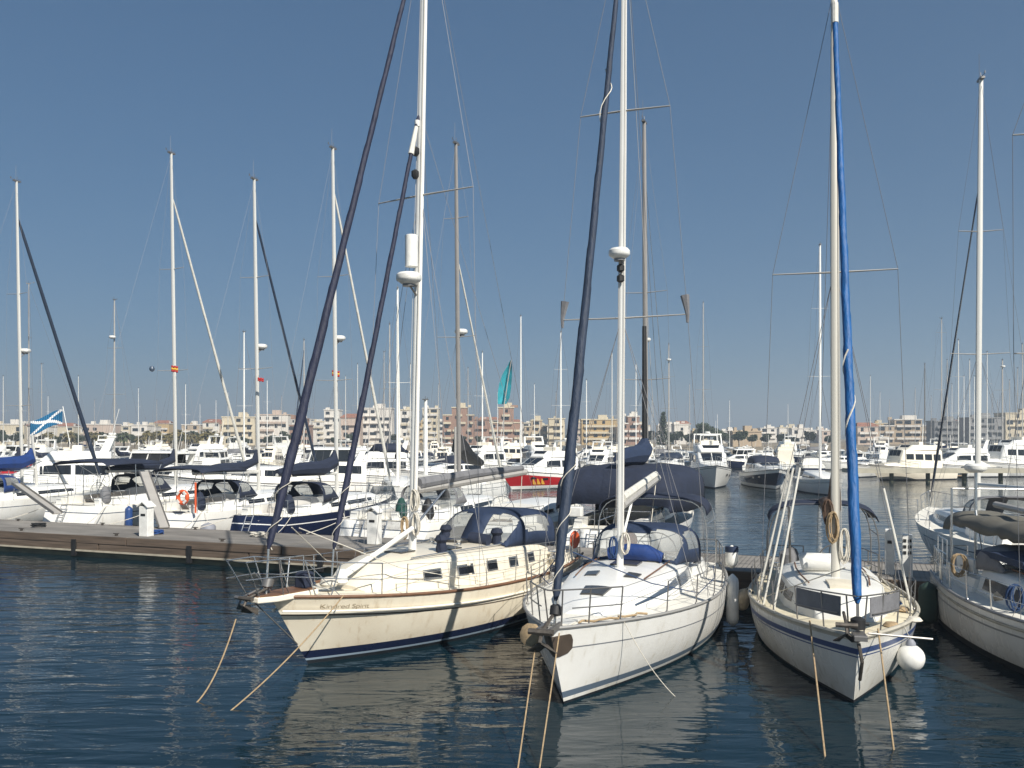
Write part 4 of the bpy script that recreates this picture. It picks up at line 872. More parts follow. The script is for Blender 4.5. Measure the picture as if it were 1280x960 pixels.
# ------------------------------------------------------------------ second row: yachts stern-to on the far side of the pier
FARROW = "sailing yachts moored stern-to on the far side of the pier"
BH = Vector((.397, 1, 0)).normalized(); BA = math.atan2(BH.y, BH.x)
def stern_root(name, label, X, L, gap=.5):
    k = (X - 640) / F; D = (27.34 + (W + gap) * 1.076) / (1 + .397 * k); p = Vector((k * D, D, 0)) + BH * (L / 2)
    return thing(name, label, "sailboat", p, BA, FARROW)
def row_yacht(label, X, L=12.5, B=4.0, hull=HWHITE, stripe=BLUEG, bimini=NAVY, dodg=NAVY, mast_z=17, sprd=((6.2, 1.0), (11, .8)), gen=NAVYS, genr=.10, cover=NAVY, cov_r=.2, radar=None, mm=ALU, fs=1.35, detail=(), name="sailing_yacht", gend=.9, boomz=2.9, bim_h=3.3, anti=BLACKG):
    b = stern_root(name, label, X, L)
    H = Hull(L, B, fs, fs + .02, fs + .35, .9, .75, .80, 2.2, (.34, .5), .40)
    H.build(b, STD, STDI, [anti, stripe, hull, WHITE if hull is NAVYG else stripe]); zs = H.zs; xs = -L / 2
    H.deck(b, DECK, (.09, .28), TEAKP)
    CB = House([(-1.9, 1.15, zs(-1.9) - .03, zs(-1.9) + .55), (-.4, 1.25, zs(-.4) - .03, zs(-.4) + .55), (1.6, 1.1, zs(1.6) - .03, zs(1.6) + .46), (3.0, .8, zs(3) - .03, zs(3) + .3), (3.9, .5, zs(3.9) - .03, zs(3.9) + .03)], .86, .08)
    cab = CB.build("cabin", WHITE, b, 2)
    for sd in (1, -1):
        CB.side_patch(2.2, -1.6, .35, .72, sd, "cabin_window", GLASS, cab, .01, 8, .03)
        CO = House([(xs + .9, B * .33, fs - .1, fs + .42), (-3.2, B * .36, fs - .1, fs + .46), (-1.9, 1.28, fs - .1, fs + .5)], .92, 0)
        CO.side_patch(xs + .9, -1.9, 0, 1, sd, "coaming", WHITE, b, 0, 6, .28)
    CB.top_patch(1.9, 2.5, -.3, .3, "hatch", SMOKE, cab, .035)
    # stern: bathing platform, steps and folding ladder
    tp = MB(); zz = .42; tp.box((xs + .12, 0, zz), (.5, B * .62, .1)); tp.build("bathing_platform", WHITE2, b, bevel=.02)
    ld = MB()
    for y in (.18, .52): ld.tube([(xs + .02, y, .45), (xs + .52, y, fs + .05)], .022, 5)
    for i in range(5): q = i / 4; ld.tube([(xs + lerp(.02, .52, q), .18, lerp(.45, fs, q)), (xs + lerp(.02, .52, q), .52, lerp(.45, fs, q))], .02, 5)
    ld.build("swim_ladder", STEEL, b, True)
    pushpit(b, H, xs + 2.2, .68, gate=True); stanchions(b, H, [xs + 3.6, xs + 5.6, xs + 7.6, xs + 9.6], .62, STEEL); pulpit(b, H, L / 2 - 1.4, .62)
    wheel(b, (xs + 2.1, 0, fs + .5), .5)
    if dodg: hood([(-.9, 1.05, zs(-1) + .5, zs(-1) + .56), (-1.5, 1.15, zs(-1) + .45, zs(-1) + 1.2), (-2.5, 1.3, zs(-1) + .38, zs(-1) + 1.28)], b, dodg, [(.05, .44, .16, .48), (.05, .44, .52, .84), (.52, .9, .05, .25), (.52, .9, .75, .95)], 14, .5)
    if bimini:
        x0, x1 = xs + 1.0, -2.1; st = [(lerp(x1, x0, i / 4), B * .40, bim_h - .40, bim_h + .10 * math.sin(math.pi * i / 4)) for i in range(5)]
        hood(st, b, bimini, [], 14, .45, "bimini", .25)
        fr = MB()
        for xx in (x0 + .1, (x0 + x1) / 2, x1 - .1): 
            for sd in (1, -1): MB().tube([(lerp(xx, (x0 + x1) / 2, .5), sd * B * .40, fs + .35), (xx, sd * B * .385, bim_h - .15)], .018, 5).build("bimini_pole", STEEL, b, True)
    x = .55; z0 = CB.at(x)[2] + .05
    if mast_z is None: P = lambda z: Vector((x, 0, z)); mast = b
    else: mast, P = rigmast(b, x, z0, mast_z, .105, mm, .35, sprd, H, ALUG, wr=.0048, vane=True)
    if mast_z is None: return b, H, P
    boom = MB().tube([P(boomz), Vector((x - 4.6, 0, boomz + .1))], .08, 7).build("boom", ALU, b, True)
    if cover: MB().tube([P(boomz + 1.1) - Vector((.12, 0, 0)), P(boomz + .55) - Vector((.25, 0, 0)), Vector((x - 1.2, 0, boomz + .3)), Vector((x - 3, 0, boomz + .3)), Vector((x - 4.6, 0, boomz + .2))], [.05, cov_r, cov_r * 1.15, cov_r, cov_r * .5], 9).build("sail_cover", cover, boom, True)
    if gen: furl(b, (L / 2 - .15, 0, fs + .75), P(mast_z * gend), genr, gen, bot=.6, seed=int(X) + 3, n=16, topf=.6)
    MB().tube([(L / 2 - .12, 0, fs + .3), P(mast_z * gend)], .012, 5).build("forestay", STEEL, b)
    MB().tube([(xs + .6, 0, fs), P(mast_z - .1)], .0045, 4).build("backstay", WIRE, b)
    if radar: radome(mast, P(radar) + Vector((.36, 0, 0)), .3, .24, P(radar))
    return b, H, P
r1 = row_yacht("white yacht mostly outside left picture edge with dark rolled headsail and radome on mast", -125, mast_z=19.0, sprd=((6.4, 1.0), (12.7, .8)), radar=9.4, bimini=None, genr=.13)
r2 = row_yacht("white yacht with bright blue stern canopy at the left picture edge", -100, L=12.0, bimini=None, dodg=ROYAL, gen=None, mast_z=5.2, sprd=(), cover=ROYAL, cov_r=.34, boomz=2.9)
r3 = row_yacht("white wide sterned yacht with long navy bimini and swim ladder", 76, L=13.2, B=4.2, mast_z=19.4, sprd=((8.1, 1.0), (13.4, .8)), gen=PALES, genr=.09, gend=.89, fs=1.5, bim_h=3.5)
r4 = row_yacht("white yacht with navy canopy, orange lifebuoy and open hood", 199, L=12.2, B=3.45, mast_z=17.3, sprd=((8.0, 1.0), (12.5, .85)), gen=NAVYS, genr=.085, radar=9.0, bim_h=3.25)
r5 = row_yacht("dark blue hulled yacht with white stern and navy boom cover", 311, L=11.8, B=3.4, hull=NAVYG, stripe=WHITE, mast_z=18.2, sprd=((7.3, 1.0), (12.2, .85)), gen=PALES, genr=.085, bimini=None, cov_r=.3, boomz=2.9, radar=9.2)
r6 = row_yacht("white yacht with open stern between cream cutter's sails", 452, L=11.4, B=3.4, bimini=None, dodg=None, mast_z=None)
r7 = row_yacht("white yacht with brownish mast and pale rolled headsail behind cream cutter", 481, L=12.2, B=3.9, mast_z=17.7, mm=ALUB, sprd=((9.1, .95), (14.4, .6)), gen=PALES, genr=.06, gend=.72, radar=9.25, bimini=None, cover=None, dodg=GREYC)
r8 = row_yacht("white yacht behind cream hood with low white cabin", 600, L=11.0, B=3.8, bimini=None, mast_z=None, dodg=None)
r9 = row_yacht("white yacht under broad navy awning with brown mast behind the middle sloop", 751, L=12.6, B=4.0, mast_z=17.6, mm=ALUB, sprd=((7.0, 1.05), (10.6, .95)), bimini=None, cover=BLUEC, cov_r=.36, gen=None, boomz=3.6)
# broad navy awning, sloping to both sides, over the stern of that yacht
bA = r9[0]; hood([(-4.9, 2.1, 1.95, 2.2), (-4.5, 2.2, 1.95, 3.42), (-3.4, 2.42, 1.9, 3.46), (-2.3, 2.5, 1.9, 3.54), (-1.2, 2.5, 1.9, 3.48), (-.1, 2.45, 1.9, 3.54), (.9, 2.35, 2.0, 3.46)], bA, NAVY, [], 18, .42, "awning", .0)
MB().tube([r9[2](9.2) + Vector((-.16, 0, 0)), r9[2](4.4) + Vector((-.2, 0, 0))], [.09, .12], 8).build("rolled_mainsail", BLACK, bA, True)
radome(bA.children[0] if False else bA, r9[2](8.6) + Vector((.3, 0, 0)), .16, .16)

def lifebuoy(label, p, rz, rad=.34):
    o = thing("lifebuoy", label, "lifebuoy", p, rz); n = 18
    MB().tube([Vector((0, rad * .74 * math.cos(i * 2 * math.pi / n), rad * .74 * math.sin(i * 2 * math.pi / n))) for i in range(n + 1)], rad * .26, 8).build("ring", ORANGE, o, True)
    for a in (45, 135, 225, 315):
        q = Vector((0, math.cos(R(a)), math.sin(R(a)))) * rad * .74; MB().box(q, (rad * .56, rad * .3, rad * .56), Matrix.Rotation(R(a), 3, 'X')).build("band", FWHITE, o)
    return o
b, H, P = r4; lifebuoy("orange ring lifebuoy on the stern rail of the yacht with open navy hood", onboat(b, (-6.0 + .35, -.85, 2.05)), BA)
MB().tube([(-5.6, -1.5, 1.4), (-5.6, -1.5, 2.7)], .045, 6).build("danbuoy", ORANGE, b, True)
b, H, P = r9; MB().box((-6.0, 1.0, 2.0), (.3, .5, .35)).build("locker_box", FWHITE, b, bevel=.04)
side_fender(r3[0], r3[1], -4.6, -1, "upright blue fender on the side of the wide sterned white yacht", L=1.0, r=.17, m=FBLUE, drop=.6, group="fenders of the second row")
side_fender(r4[0], r4[1], -5.0, -1, "round grey fender at the stern of the yacht with orange lifebuoy", L=.6, r=.32, m=FGREY, drop=.75, group="fenders of the second row")
def gangplank(label, a, b_):
    a = Vector(a); b_ = Vector(b_); d = (b_ - a); L = d.length; o = thing("gangplank", label, "gangplank", a, math.atan2(d.y, d.x), "gangplanks of the second row")
    rot = Matrix.Rotation(-math.asin(d.z / L), 3, 'Y'); c = rot @ Vector((L / 2, 0, 0))
    MB().box(c, (L, .36, .05), rot).build("walkway", ALUG, o)
    for sd in (1, -1): MB().box(c + rot @ Vector((0, sd * .2, .04)), (L, .04, .12), rot).build("side_rail", STEELD, o)
    return o
gangplank("grey gangplank sloping up left of the wide sterned white yacht", pier_at(72, W - .1) + Vector((0, 0, .4)), to_px(20, 605, 40.5))
gangplank("steep grey gangplank beside the yacht with orange lifebuoy", pier_at(205, W - .4) + Vector((0, 0, .05)), to_px(180, 590, 39.5))
for (bb_, H_, P_), t_ in ((r3, "wide sterned white yacht"), (r4, "yacht with orange lifebuoy"), (r5, "dark blue hulled yacht"), (r6, "white yacht with open stern")):
    for sd, wd_ in ((1, "left"), (-1, "right")):
        a_ = onboat(bb_, H_.edge(-H_.L / 2 + 1.1, sd, .1, .08)); c_ = onboat(bb_, (-H_.L / 2 - .75, sd * (H_.B * .5 + .3), TOP + .06))
        mooring("pale stern line from the %s quarter of the %s" % (wd_, t_), sag(a_, c_, .06), .014, ROPEW, "stern lines of the second row")
# person-sized dark bundles and cockpit clutter on the second row
for (bb_, H_, P_), m_ in ((r3, GREYC), (r4, NAVY), (r5, NAVY), (r7, BLACK), (r6, GREENC)):
    xs = -H_.L / 2; MB().lathe([(.18, 0), (.26, .15), (.22, .5), (.1, .75), (0, .8)], (xs + 1.3, -H_.B * .3, H_.fs + .1), 9).build("covered_outboard", m_, bb_, True)
def flag(label, top, w_, h_, bands, rz=0, droop=.25, m=None, cat="flag", diag=None, grp=None):
    o = thing("flag", label, cat, top, rz, grp); n, mrow = 8, len(bands); g = []
    for j in range(mrow + 1): g.append([Vector((w_ * i / n, .05 * math.sin(i * 1.1) * w_ * i / n, -h_ * j / mrow - droop * w_ * (i / n) ** 1.5 + .02 * math.sin(i * 1.7))) for i in range(n + 1)])
    mb = MB(); ms = list(dict.fromkeys(bands))
    for j in range(mrow): mb.sheet(g[j:j + 2], ms.index(bands[j]))
    mb.build("flag_cloth", ms, o, True, solid=.01)
    return o
FB = mat("flag blue", (.015, .13, .27), .8); FY = mat("flag yellow", (.62, .36, .04), .8); FR = mat("flag red", (.35, .02, .02), .8); FW = mat("flag white", (.75, .75, .75), .8)
# the blue and white saltire flying from a staff
so_ = thing("flag", "blue flag with white diagonal cross streaming at the far left", "flag", to_px(78, 512, 41), 0)
fg = MB(); wv = lambda u, v: Vector((-1.45 * u - .05 * v, .10 * math.sin(u * 5 + v), -.55 * u ** 1.2 - .68 * v + .06 * math.sin(u * 6)))
N = 16
for i in range(N):
    for j in range(N):
        u, v = (i + .5) / N, (j + .5) / N; wht = min(abs(u - v), abs(u + v - 1)) < .085
        fg.add([wv(i / N, j / N), wv((i + 1) / N, j / N), wv((i + 1) / N, (j + 1) / N), wv(i / N, (j + 1) / N)], [(0, 1, 2, 3)], 1 if wht else 0)
fg.build("flag_cloth", [FB, FW], so_, True, solid=.01)
MB().tube([(0.02, 0, .15), (.35, 0, -1.6)], .02, 5).build("flagstaff", ALUW, so_)
flag("small yellow and red courtesy flag under the spreader of a pale masted yacht", to_px(214, 457, 44.4), .34, .32, [FR, FY, FR], 0, .1, grp="small courtesy flags")
flag("small yellow and red flag right of the indigo headsail", to_px(415, 463, 42.2), .36, .28, [FR, FY, FR], 0, .1, grp="small courtesy flags")
flag("small dark red flag on the radome mast left of the indigo headsail", to_px(322, 472, 42.8), .3, .18, [FR, FR], 0, .1, grp="small courtesy flags")
o = thing("signal_ball", "small dark ball hanging left of a tall pale mast", "signal ball", to_px(190, 461, 44.2)); MB().lathe([(0, -.15), (.1, -.11), (.14, 0), (.1, .11), (0, .15)], (0, 0, 0), 12).build("ball", BLUEG, o, True)

r10 = row_yacht("white yacht behind the edge yacht with tall pale mast and thin dark rolled headsail", 1262, L=12.0, mast_z=17.4, sprd=((7.6, 1.0), (12.0, .75)), gen=NAVYS, genr=.042, gend=.8, bimini=None, dodg=GREYC, cover=None)
r10[0].rotation_euler.z += R(13)

# ------------------------------------------------------------------ motor yachts across the channel
CHANNEL = "motor yachts moored across the channel"
def motor_yacht(label, X, D, ang, L=12, style='fly', hull=WHITE, band=None, top=WHITE, canvas=NAVY, house=WHITE, name="motor_yacht", group=CHANNEL, fine=True, cat="motor yacht"):
    l = L / 10; B = L * .31; b = thing(name, label, cat, at(X, D, 0), R(ang), group)
    H = Hull(L, B, 1.0 * l, 1.15 * l, 1.65 * l, 1.5 * l, -.05 * l, .88, 2.5, (.14, .62), .35)
    if band: rows = [('z', -.4), ('z', .06), ('z', .30 * l), ('m', .30 * l, -.30 * l, .5), ('s', -.30 * l), ('s', 0)]; H.build(b, rows, [0, 1, 2, 2, 1], [BLACKG, hull, band], 16)
    else: H.build(b, [('z', -.4), ('z', .06), ('z', .12), ('m', .12, -.25, .5), ('s', -.25), ('s', -.2), ('s', 0)], [0, 2, 1, 1, 2, 1], [BLACKG, hull, NAVYG], 16)
    H.deck(b, DECK, n=16); zs = H.zs
    H.rail("rubbing_strake", b, STEELD, .04, 0, 1, -.03, n=14)
    zh = {'sport': .75, 'fly': 1.25, 'hardtop': 1.1, 'trawler': 1.75}[style] * l
    w0 = B * .40
    if style == 'trawler': st = [(-3.2 * l, w0, zs(-3.2 * l), zs(0) + zh * .98), (-.5 * l, w0, zs(0), zs(0) + zh), (1.5 * l, w0 * .92, zs(1.5 * l), zs(0) + zh), (1.75 * l, w0 * .85, zs(1.7 * l), zs(0) + zh * .62), (1.9 * l, w0 * .8, zs(1.9 * l) - .03, zs(2 * l) + .35 * l), (3.4 * l, w0 * .45, zs(3.4 * l), zs(3.4 * l) + .15 * l)]
    else: st = [(-2.9 * l, w0, zs(-2.9 * l), zs(0) + zh * .96), (-.9 * l, w0, zs(-.9 * l), zs(0) + zh), (.6 * l, w0 * .95, zs(.6 * l), zs(0) + zh * .97), (2.1 * l, w0 * .78, zs(2.1 * l), zs(2 * l) + .34 * l), (3.9 * l, w0 * .32, zs(3.9 * l), zs(3.9 * l) + .06 * l)]
    Hs = House(st, .9, .06, rnd_=.92); hs = Hs.build("deckhouse", house, b, 2)
    for sd in (1, -1):
        if style == 'trawler':
            for xa, xc in ((1.25, .35), (.15, -.8), (-1.0, -1.9), (-2.1, -3.0)): Hs.side_patch(xa * l, xc * l, .52, .9, sd, "side_window", GLASS, hs, .012, 2)
        else:
            Hs.side_patch(.75 * l, -.75 * l, .48, .94, sd, "side_window", GLASS, hs, .012, 4); Hs.side_patch(-.95 * l, -2.6 * l, .48, .94, sd, "side_window", GLASS, hs, .012, 4)
        for i in range(2 if fine else 0):
            x = (1.4 + i * 1.1) * l; t = H.tx(x); z = H.sheer(t) - .5 * l; p = H.pt(t, z, sd)
            MB().box(p, (.5 * l, .05, .14 * l), Matrix.Rotation(-sd * .18, 3, 'Z')).build("porthole", GLASS, b)
    if style == 'trawler':
        for fa in (-.86, -.28, .3): Hs.top_patch(1.53 * l, 1.73 * l, fa, fa + .54, "windscreen", GLASS, hs, .03, .03, 2, 2)
    else:
        for fa in (-.84, .04): Hs.top_patch(.78 * l, 1.85 * l, fa, fa + .8, "windscreen", GLASS, hs, .03, .03, 4, 3)
    zt = zs(0) + zh
    if style in ('fly', 'trawler'):
        F_ = House([(-2.7 * l, w0 * .9, zt - .02, zt + .45 * l), (-.8 * l, w0 * .9, zt - .02, zt + .5 * l), (.2 * l, w0 * .82, zt - .02, zt + .5 * l), (.75 * l, w0 * .6, zt - .04, zt + .06 * l)], .92, .0)
        fb = F_.build("flybridge", house, b, 2); F_.top_patch(.25 * l, .5 * l, -.8, .8, "wind_deflector", GLASS, fb, .03, .05, 2, 3)
        MB().box((-1.0 * l, 0, zt + .62 * l), (.5 * l, w0 * 1.1, .35 * l)).build("helm_seat", CREAMW, fb, bevel=.06)
    if style in ('fly', 'sport', 'hardtop'):
        za = zt + (.5 * l if style == 'fly' else -.05 * l); ar = MB()
        for sd in (1, -1): ar.slab([[(-2.5 * l, sd * w0 * .88, za - .3 * l), (-2.0 * l, sd * w0 * .88, za - .3 * l)], [(-2.9 * l, sd * w0 * .8, za + .75 * l), (-2.55 * l, sd * w0 * .8, za + .75 * l)]], (0, -sd * .1, 0))
        ar.box((-2.72 * l, 0, za + .77 * l), (.42 * l, w0 * 1.66, .1 * l)); a_ = ar.build("radar_arch", house, b)
        radome(a_, (-2.72 * l, 0, za + .82 * l), .27, .2); MB().tube([(-2.72 * l, w0 * .6, za + .8 * l), (-3.1 * l, w0 * .62, za + 2.3 * l)], .018, 4).build("antenna", FWHITE, a_)
    if style in ('hardtop', 'trawler'):
        zt2 = zt + (.72 * l if style == 'hardtop' else 1.35 * l)
        hp = House([(-2.9 * l, w0 * .85, zt2, zt2 + .1 * l), (.2 * l, w0 * .85, zt2, zt2 + .14 * l), (.7 * l, w0 * .6, zt2, zt2 + .06 * l)], .95, .05).build("hardtop", top, b, 2) if style == 'hardtop' else None
        if hp:
            for sd in (1, -1):
                for xx in (-.9 * l, .3 * l): MB().tube([(xx + .3 * l, sd * w0 * .8, zt - .1), (xx, sd * w0 * .78, zt2 + .03)], .05, 5).build("hardtop_post", house, b)
            for sd in (1, -1): MB().slab([[(-2.2 * l, sd * w0 * .80, zt + .05), (.4 * l, sd * w0 * .78, zt + .05)], [(-2.2 * l, sd * w0 * .78, zt2), (.25 * l, sd * w0 * .76, zt2)]], (0, -sd * .03, 0)).build("side_screen", GLASS, b)
        else: MB().tube([(-1.8 * l, 0, zt + .4), (-1.9 * l, 0, zt + 2.6 * l)], .05, 6).build("signal_mast", FWHITE, b, True)
    if canvas is not None and style in ('sport', 'fly'):
        z0 = zt + (.45 * l if style == 'fly' else -.1 * l)
        hood([(.45 * l if style == 'sport' else -.5 * l, w0 * .78, z0, z0 + .12 * l), (-.2 * l if style == 'sport' else -.9 * l, w0 * .86, z0, z0 + .62 * l), (-2.3 * l, w0 * .88, z0, z0 + .66 * l), (-2.9 * l, w0 * .86, z0 - .1, z0 + .1 * l)], b, canvas, [], 12, .5, "canopy")
    rl = MB(); 
    for sd in (1, -1):
        pts = [H.edge(x * l, sd, .1, .6 * l) for x in (-.2, 1, 2.2, 3.3, 4.2, 4.75)]; rl.tube(pts, .022, 5); rl.tube([p - Vector((0, 0, .3 * l)) for p in pts], .016, 4)
        for p in pts: rl.tube([p, p - Vector((0, 0, .6 * l))], .018, 4)
    rl.build("bow_rail", STEEL, b, True)
    MB().box((-L / 2 - .35 * l, 0, .38 * l), (.9 * l, B * .8, .1)).build("bathing_platform", TEAKP if fine else WHITE2, b)
    return b, H
M = motor_yacht
m1 = M("long white motor yacht with sloping foredeck at far left behind the flag", 72, 60, 202, 12.5, 'fly', canvas=None)
M("small red and white motor boat at the left edge below the shore houses", 2, 82, 200, 9, 'hardtop', hull=RED, canvas=None, house=RED)
M("white motor yacht with pale hardtop and slanted side windows, left of tall pale mast", 182, 64, 168, 11.5, 'hardtop')
M("sleek white motor yacht with low arched dark windows left of the first dark headsail", 308, 62, 196, 13, 'sport', canvas=None)
M("white motor yacht with long dark window band behind the indigo headsail", 398, 66, 190, 12.2, 'hardtop', canvas=None)
M("white flybridge yacht with dark canopy between the cream cutter's two headsails", 460, 76, 215, 11.5, 'fly', canvas=NAVY)
M("white flybridge yacht behind the cream cutter's boom", 598, 100, 240, 12.5, 'fly', canvas=None)
M("white motor yacht with navy canopy right of the cream cutter's mast", 556, 78, 225, 12, 'sport', canvas=NAVY)
my, mh = M("motor yacht with broad red hull band and dark windscreen", 679, 80, 226, 11.5, 'fly', band=RED, canvas=None)
em = MB()                                          # the pair of yellow arches painted on the red band
for k in range(3):
    for u in range(3):
        x0 = 2.05 + k * .48 - .18 + u * .12; t = mh.tx(x0); t2 = mh.tx(x0 + .12); zf = lambda q: lerp(.42, 1.15, 1 - abs(q - .5) * 1.6)
        a, c = mh.pt(t, .45, 1), mh.pt(t2, .45, 1); d_, e_ = mh.pt(t2, zf((u + 1) / 3), 1), mh.pt(t, zf(u / 3), 1); em.add([p + Vector((0, .03, 0)) for p in (a, c, d_, e_)], [(0, 1, 2, 3)])
em.build("yellow_emblem", YELLOW, my)
M("white flybridge yacht lying bow towards the viewer beyond the blue hooded sloop", 888, 84, 262, 13.2, 'fly', canvas=None)
M("white sport cruiser with navy canopy and dark hull band left of azure headsail", 958, 82, 265, 11.5, 'sport', band=NAVYG, canvas=NAVY)
M("white motor yacht with dark canopy between middle sloop's boom and its hood", 836, 104, 250, 11, 'sport', canvas=NAVYS)
M("cream trawler yacht with upright wheelhouse right of the azure headsail", 1135, 96, 200, 11, 'trawler', hull=CREAMW, house=CREAMW, canvas=None)
M("white flybridge yacht behind the far pier, left of the tall pale mast at right", 1196, 103, 190, 11.5, 'fly', canvas=None)
M("white trawler yacht at the right picture edge beyond the far pier", 1262, 104, 195, 12.5, 'trawler', canvas=None)
M("white motor cruiser between azure sail sloop's mast and the far pier", 1083, 104, 235, 10, 'sport', canvas=None)
M("white flybridge cruiser between the middle sloop's headsail and mast", 748, 98, 255, 11, 'fly', canvas=None)

# far pier on piles at the right
fp = thing("pier", "pale far pier on piles at the right, in front of the cream trawler yacht", "pier", at(1064, 91, 0), 0)
MB().box((14, 1.2, 1.15), (28, 2.6, .45)).build("pier_deck", mat("pale concrete deck", (.42, .39, .31), .9, var=.2, scale=1), fp)
for i in range(8):
    MB().lathe([(.22, -.5), (.22, .95)], (.8 + i * 3.8, 1.0, 0), 10).build("pile", CONC, fp, True)

# ------------------------------------------------------------------ lesser boats: one of each kind, then copies
SMALL = "small boats in the distant rows"
def proto_small(kind):
    if kind == 'cuddy': return M("p", 640, -300, 0, 8.5, 'sport', canvas=None, fine=False, name="motorboat", group=SMALL, cat="motorboat")[0]
    if kind == 'canopy': return M("p", 640, -300, 0, 8.0, 'sport', canvas=NAVY, fine=False, name="motorboat", group=SMALL, cat="motorboat")[0]
    if kind == 'bridge': return M("p", 640, -300, 0, 10.5, 'fly', canvas=None, fine=False, name="motorboat", group=SMALL, cat="motorboat")[0]
    if kind == 'blue': return M("p", 640, -300, 0, 8.8, 'hardtop', hull=NAVYG, canvas=None, fine=False, name="motorboat", group=SMALL, cat="motorboat")[0]
    if kind == 'band': return M("p", 640, -300, 0, 9.6, 'sport', band=NAVYG, canvas=GREYC, fine=False, name="motorboat", group=SMALL, cat="motorboat")[0]
    return M("p", 640, -300, 0, 9.0, 'trawler', canvas=None, house=CREAMW, fine=False, name="motorboat", group=SMALL, cat="motorboat")[0]
SMALL_LABEL = {'blue': "small dark blue hulled motorboat with white hardtop among the distant moored boats", 'band': "small white motorboat with dark hull band and grey canopy among distant moored boats", 'cuddy': "small white motorboat without canopy among the distant moored boats", 'canopy': "small white motorboat with navy canopy among the distant moored boats",
               'bridge': "white flybridge motorboat among the distant moored boats below the shore buildings", 'wheel': "small boat with cream wheelhouse among the distant moored boats"}
prot = {}
rs_ = random.Random(21); used = set(); kinds = ['cuddy', 'canopy', 'bridge', 'blue', 'cuddy', 'wheel', 'band']
k = 0
for rowD, x0, x1, step in ((112, -20, 1300, 30), (138, 0, 1290, 26), (172, -10, 1290, 24)):
    X = x0
    while X < x1:
        kd = kinds[k % 7]; k += 1
        if kd not in prot: prot[kd] = proto_small(kd); o = prot[kd]
        else: o = copy_tree(prot[kd])
        o['label'] = SMALL_LABEL[kd]; o['group'] = SMALL + ", " + kd
        D = rowD + rs_.uniform(-8, 8) + (12 if X > 760 else 0); o.location = at(X + rs_.uniform(-6, 6), D, 0); o.rotation_euler.z = R(rs_.choice([250, 265, 285, 80, 95, 190]) + rs_.uniform(-12, 12))
        s_ = rs_.uniform(.85, 1.15); o.scale = (s_, s_, s_ * rs_.uniform(.95, 1.15)); X += step * rs_.uniform(.75, 1.25)

def far_sail(label, X, Yt, D, r=.085, mm=ALUW, sp=(.45, .72), gen=None, cover=NAVY, lean=0, group="sailing yachts among the distant moorings", ang=None, radar=None, L=11):
    ang = 250 + (X * 37 % 40) if ang is None else ang
    b = thing("sailing_yacht", label, "sailboat", at(X, D, 0), R(ang), group); Hz = zat(Yt, D)
    H = Hull(L, L * .32, 1.1, 1.1, 1.4, .8, .4, .75, 2.2, (.12, .5), .4); H.build(b, STD, STDI, [BLACKG, BLUEG, WHITE, NAVYG], 14); H.deck(b, DECK, n=12)
    CB = House([(-2.3, 1.1, 1.05, 1.7), (.5, 1.1, 1.05, 1.65), (2.4, .7, 1.1, 1.45), (3.1, .4, 1.15, 1.25)], .86, .06); CB.build("cabin", WHITE, b, 1)
    for sd in (1, -1): CB.side_patch(1.8, -1.9, .35, .75, sd, "cabin_window", GLASS, b, .012, 3)
    mast, P = rigmast(b, 0, 1.6, Hz, r, mm, lean, [(lerp(1.7, Hz, q), .95 - .25 * i) for i, q in enumerate(sp)], H, mm, wr=.008, vane=False, seg=7)
    boom = MB().tube([P(2.9), (-3.8, 0, 3.0)], .07, 6).build("boom", ALU, b, True)
    if cover: MB().tube([P(3.6) - Vector((.1, 0, 0)), Vector((-.7, 0, 3.2)), (-3.6, 0, 3.15)], [.08, .22, .1], 7).build("sail_cover", cover, boom, True)
    if gen: furl(b, (L / 2 - .1, 0, 1.9), P(Hz * .93), .09, gen, bot=.7, seed=int(X), n=8, topf=.6, seg=6)
    MB().tube([(-L / 2 + .3, 0, 1.1), P(Hz - .1)], .008, 4).build("backstay", WIRE, b)
    if radar: radome(mast, P(radar) + Vector((.3, 0, 0)), .28, .24)
    return b, P
FS = far_sail
FS("sailing yacht with bright white tall mast just left of azure headsail", 1025, 306, 74, .11, sp=(.42, .72), cover=FWHITE, ang=262)
FS("yacht with white mast between the dark staysail roll and cream cutter's mast", 497, 360, 64, .09, sp=(.5,), gen=PALES)
wy, wP = FS("yacht with thick white rolled sail just right of cream cutter's mast", 532, 500, 62, .16, sp=(), cover=None)
FS("yacht with bare mast and radome in the gap left of two tall pale masts", 143, 375, 75, .075, ALUG, radar=13)
FS("yacht with thin grey mast just right of the left edge mast", 36, 355, 70, .07, ALUG, ang=200)
FS("yacht with short white mast right of the long pale headsail at left", 305, 415, 88, .09)
FS("yacht with grey mast leaning between two dark headsails at left", 380, 425, 92, .07, ALUG, gen=NAVYS)
FS("yacht with plain mast just right of the teal banner", 651, 395, 98, .085, sp=())
FS("yacht with short mast just left of the teal banner", 603, 440, 104, .08, sp=(.6,))
FS("yacht with white mast left of the middle sloop's dark headsail", 701, 415, 90, .085)
FS("yacht with thin mast right of the middle sloop's lower spreader", 879, 378, 110, .08, ALUG)
FS("yacht with grey mast and radome between brown mast and thin mast", 836, 430, 108, .09, ALUG, radar=14)
FS("yacht with thin dark mast right of the azure headsail", 1156, 455, 118, .08, STEELD, sp=())
FS("yacht with pale thin mast above the stepped apartment block", 1177, 398, 108, .075, ALUG, sp=(.5, .9))
FS("yacht with mast topped by radar bracket at far right", 1253, 450, 112, .10, ALUG, sp=(.7,), radar=13.5)
FS("yacht with thin mast between middle sloop's headsail and mast", 733, 475, 125, .08)
rs2 = random.Random(5)
LM = "distant sailing yacht, a short thin bare mast above the rows of small boats"
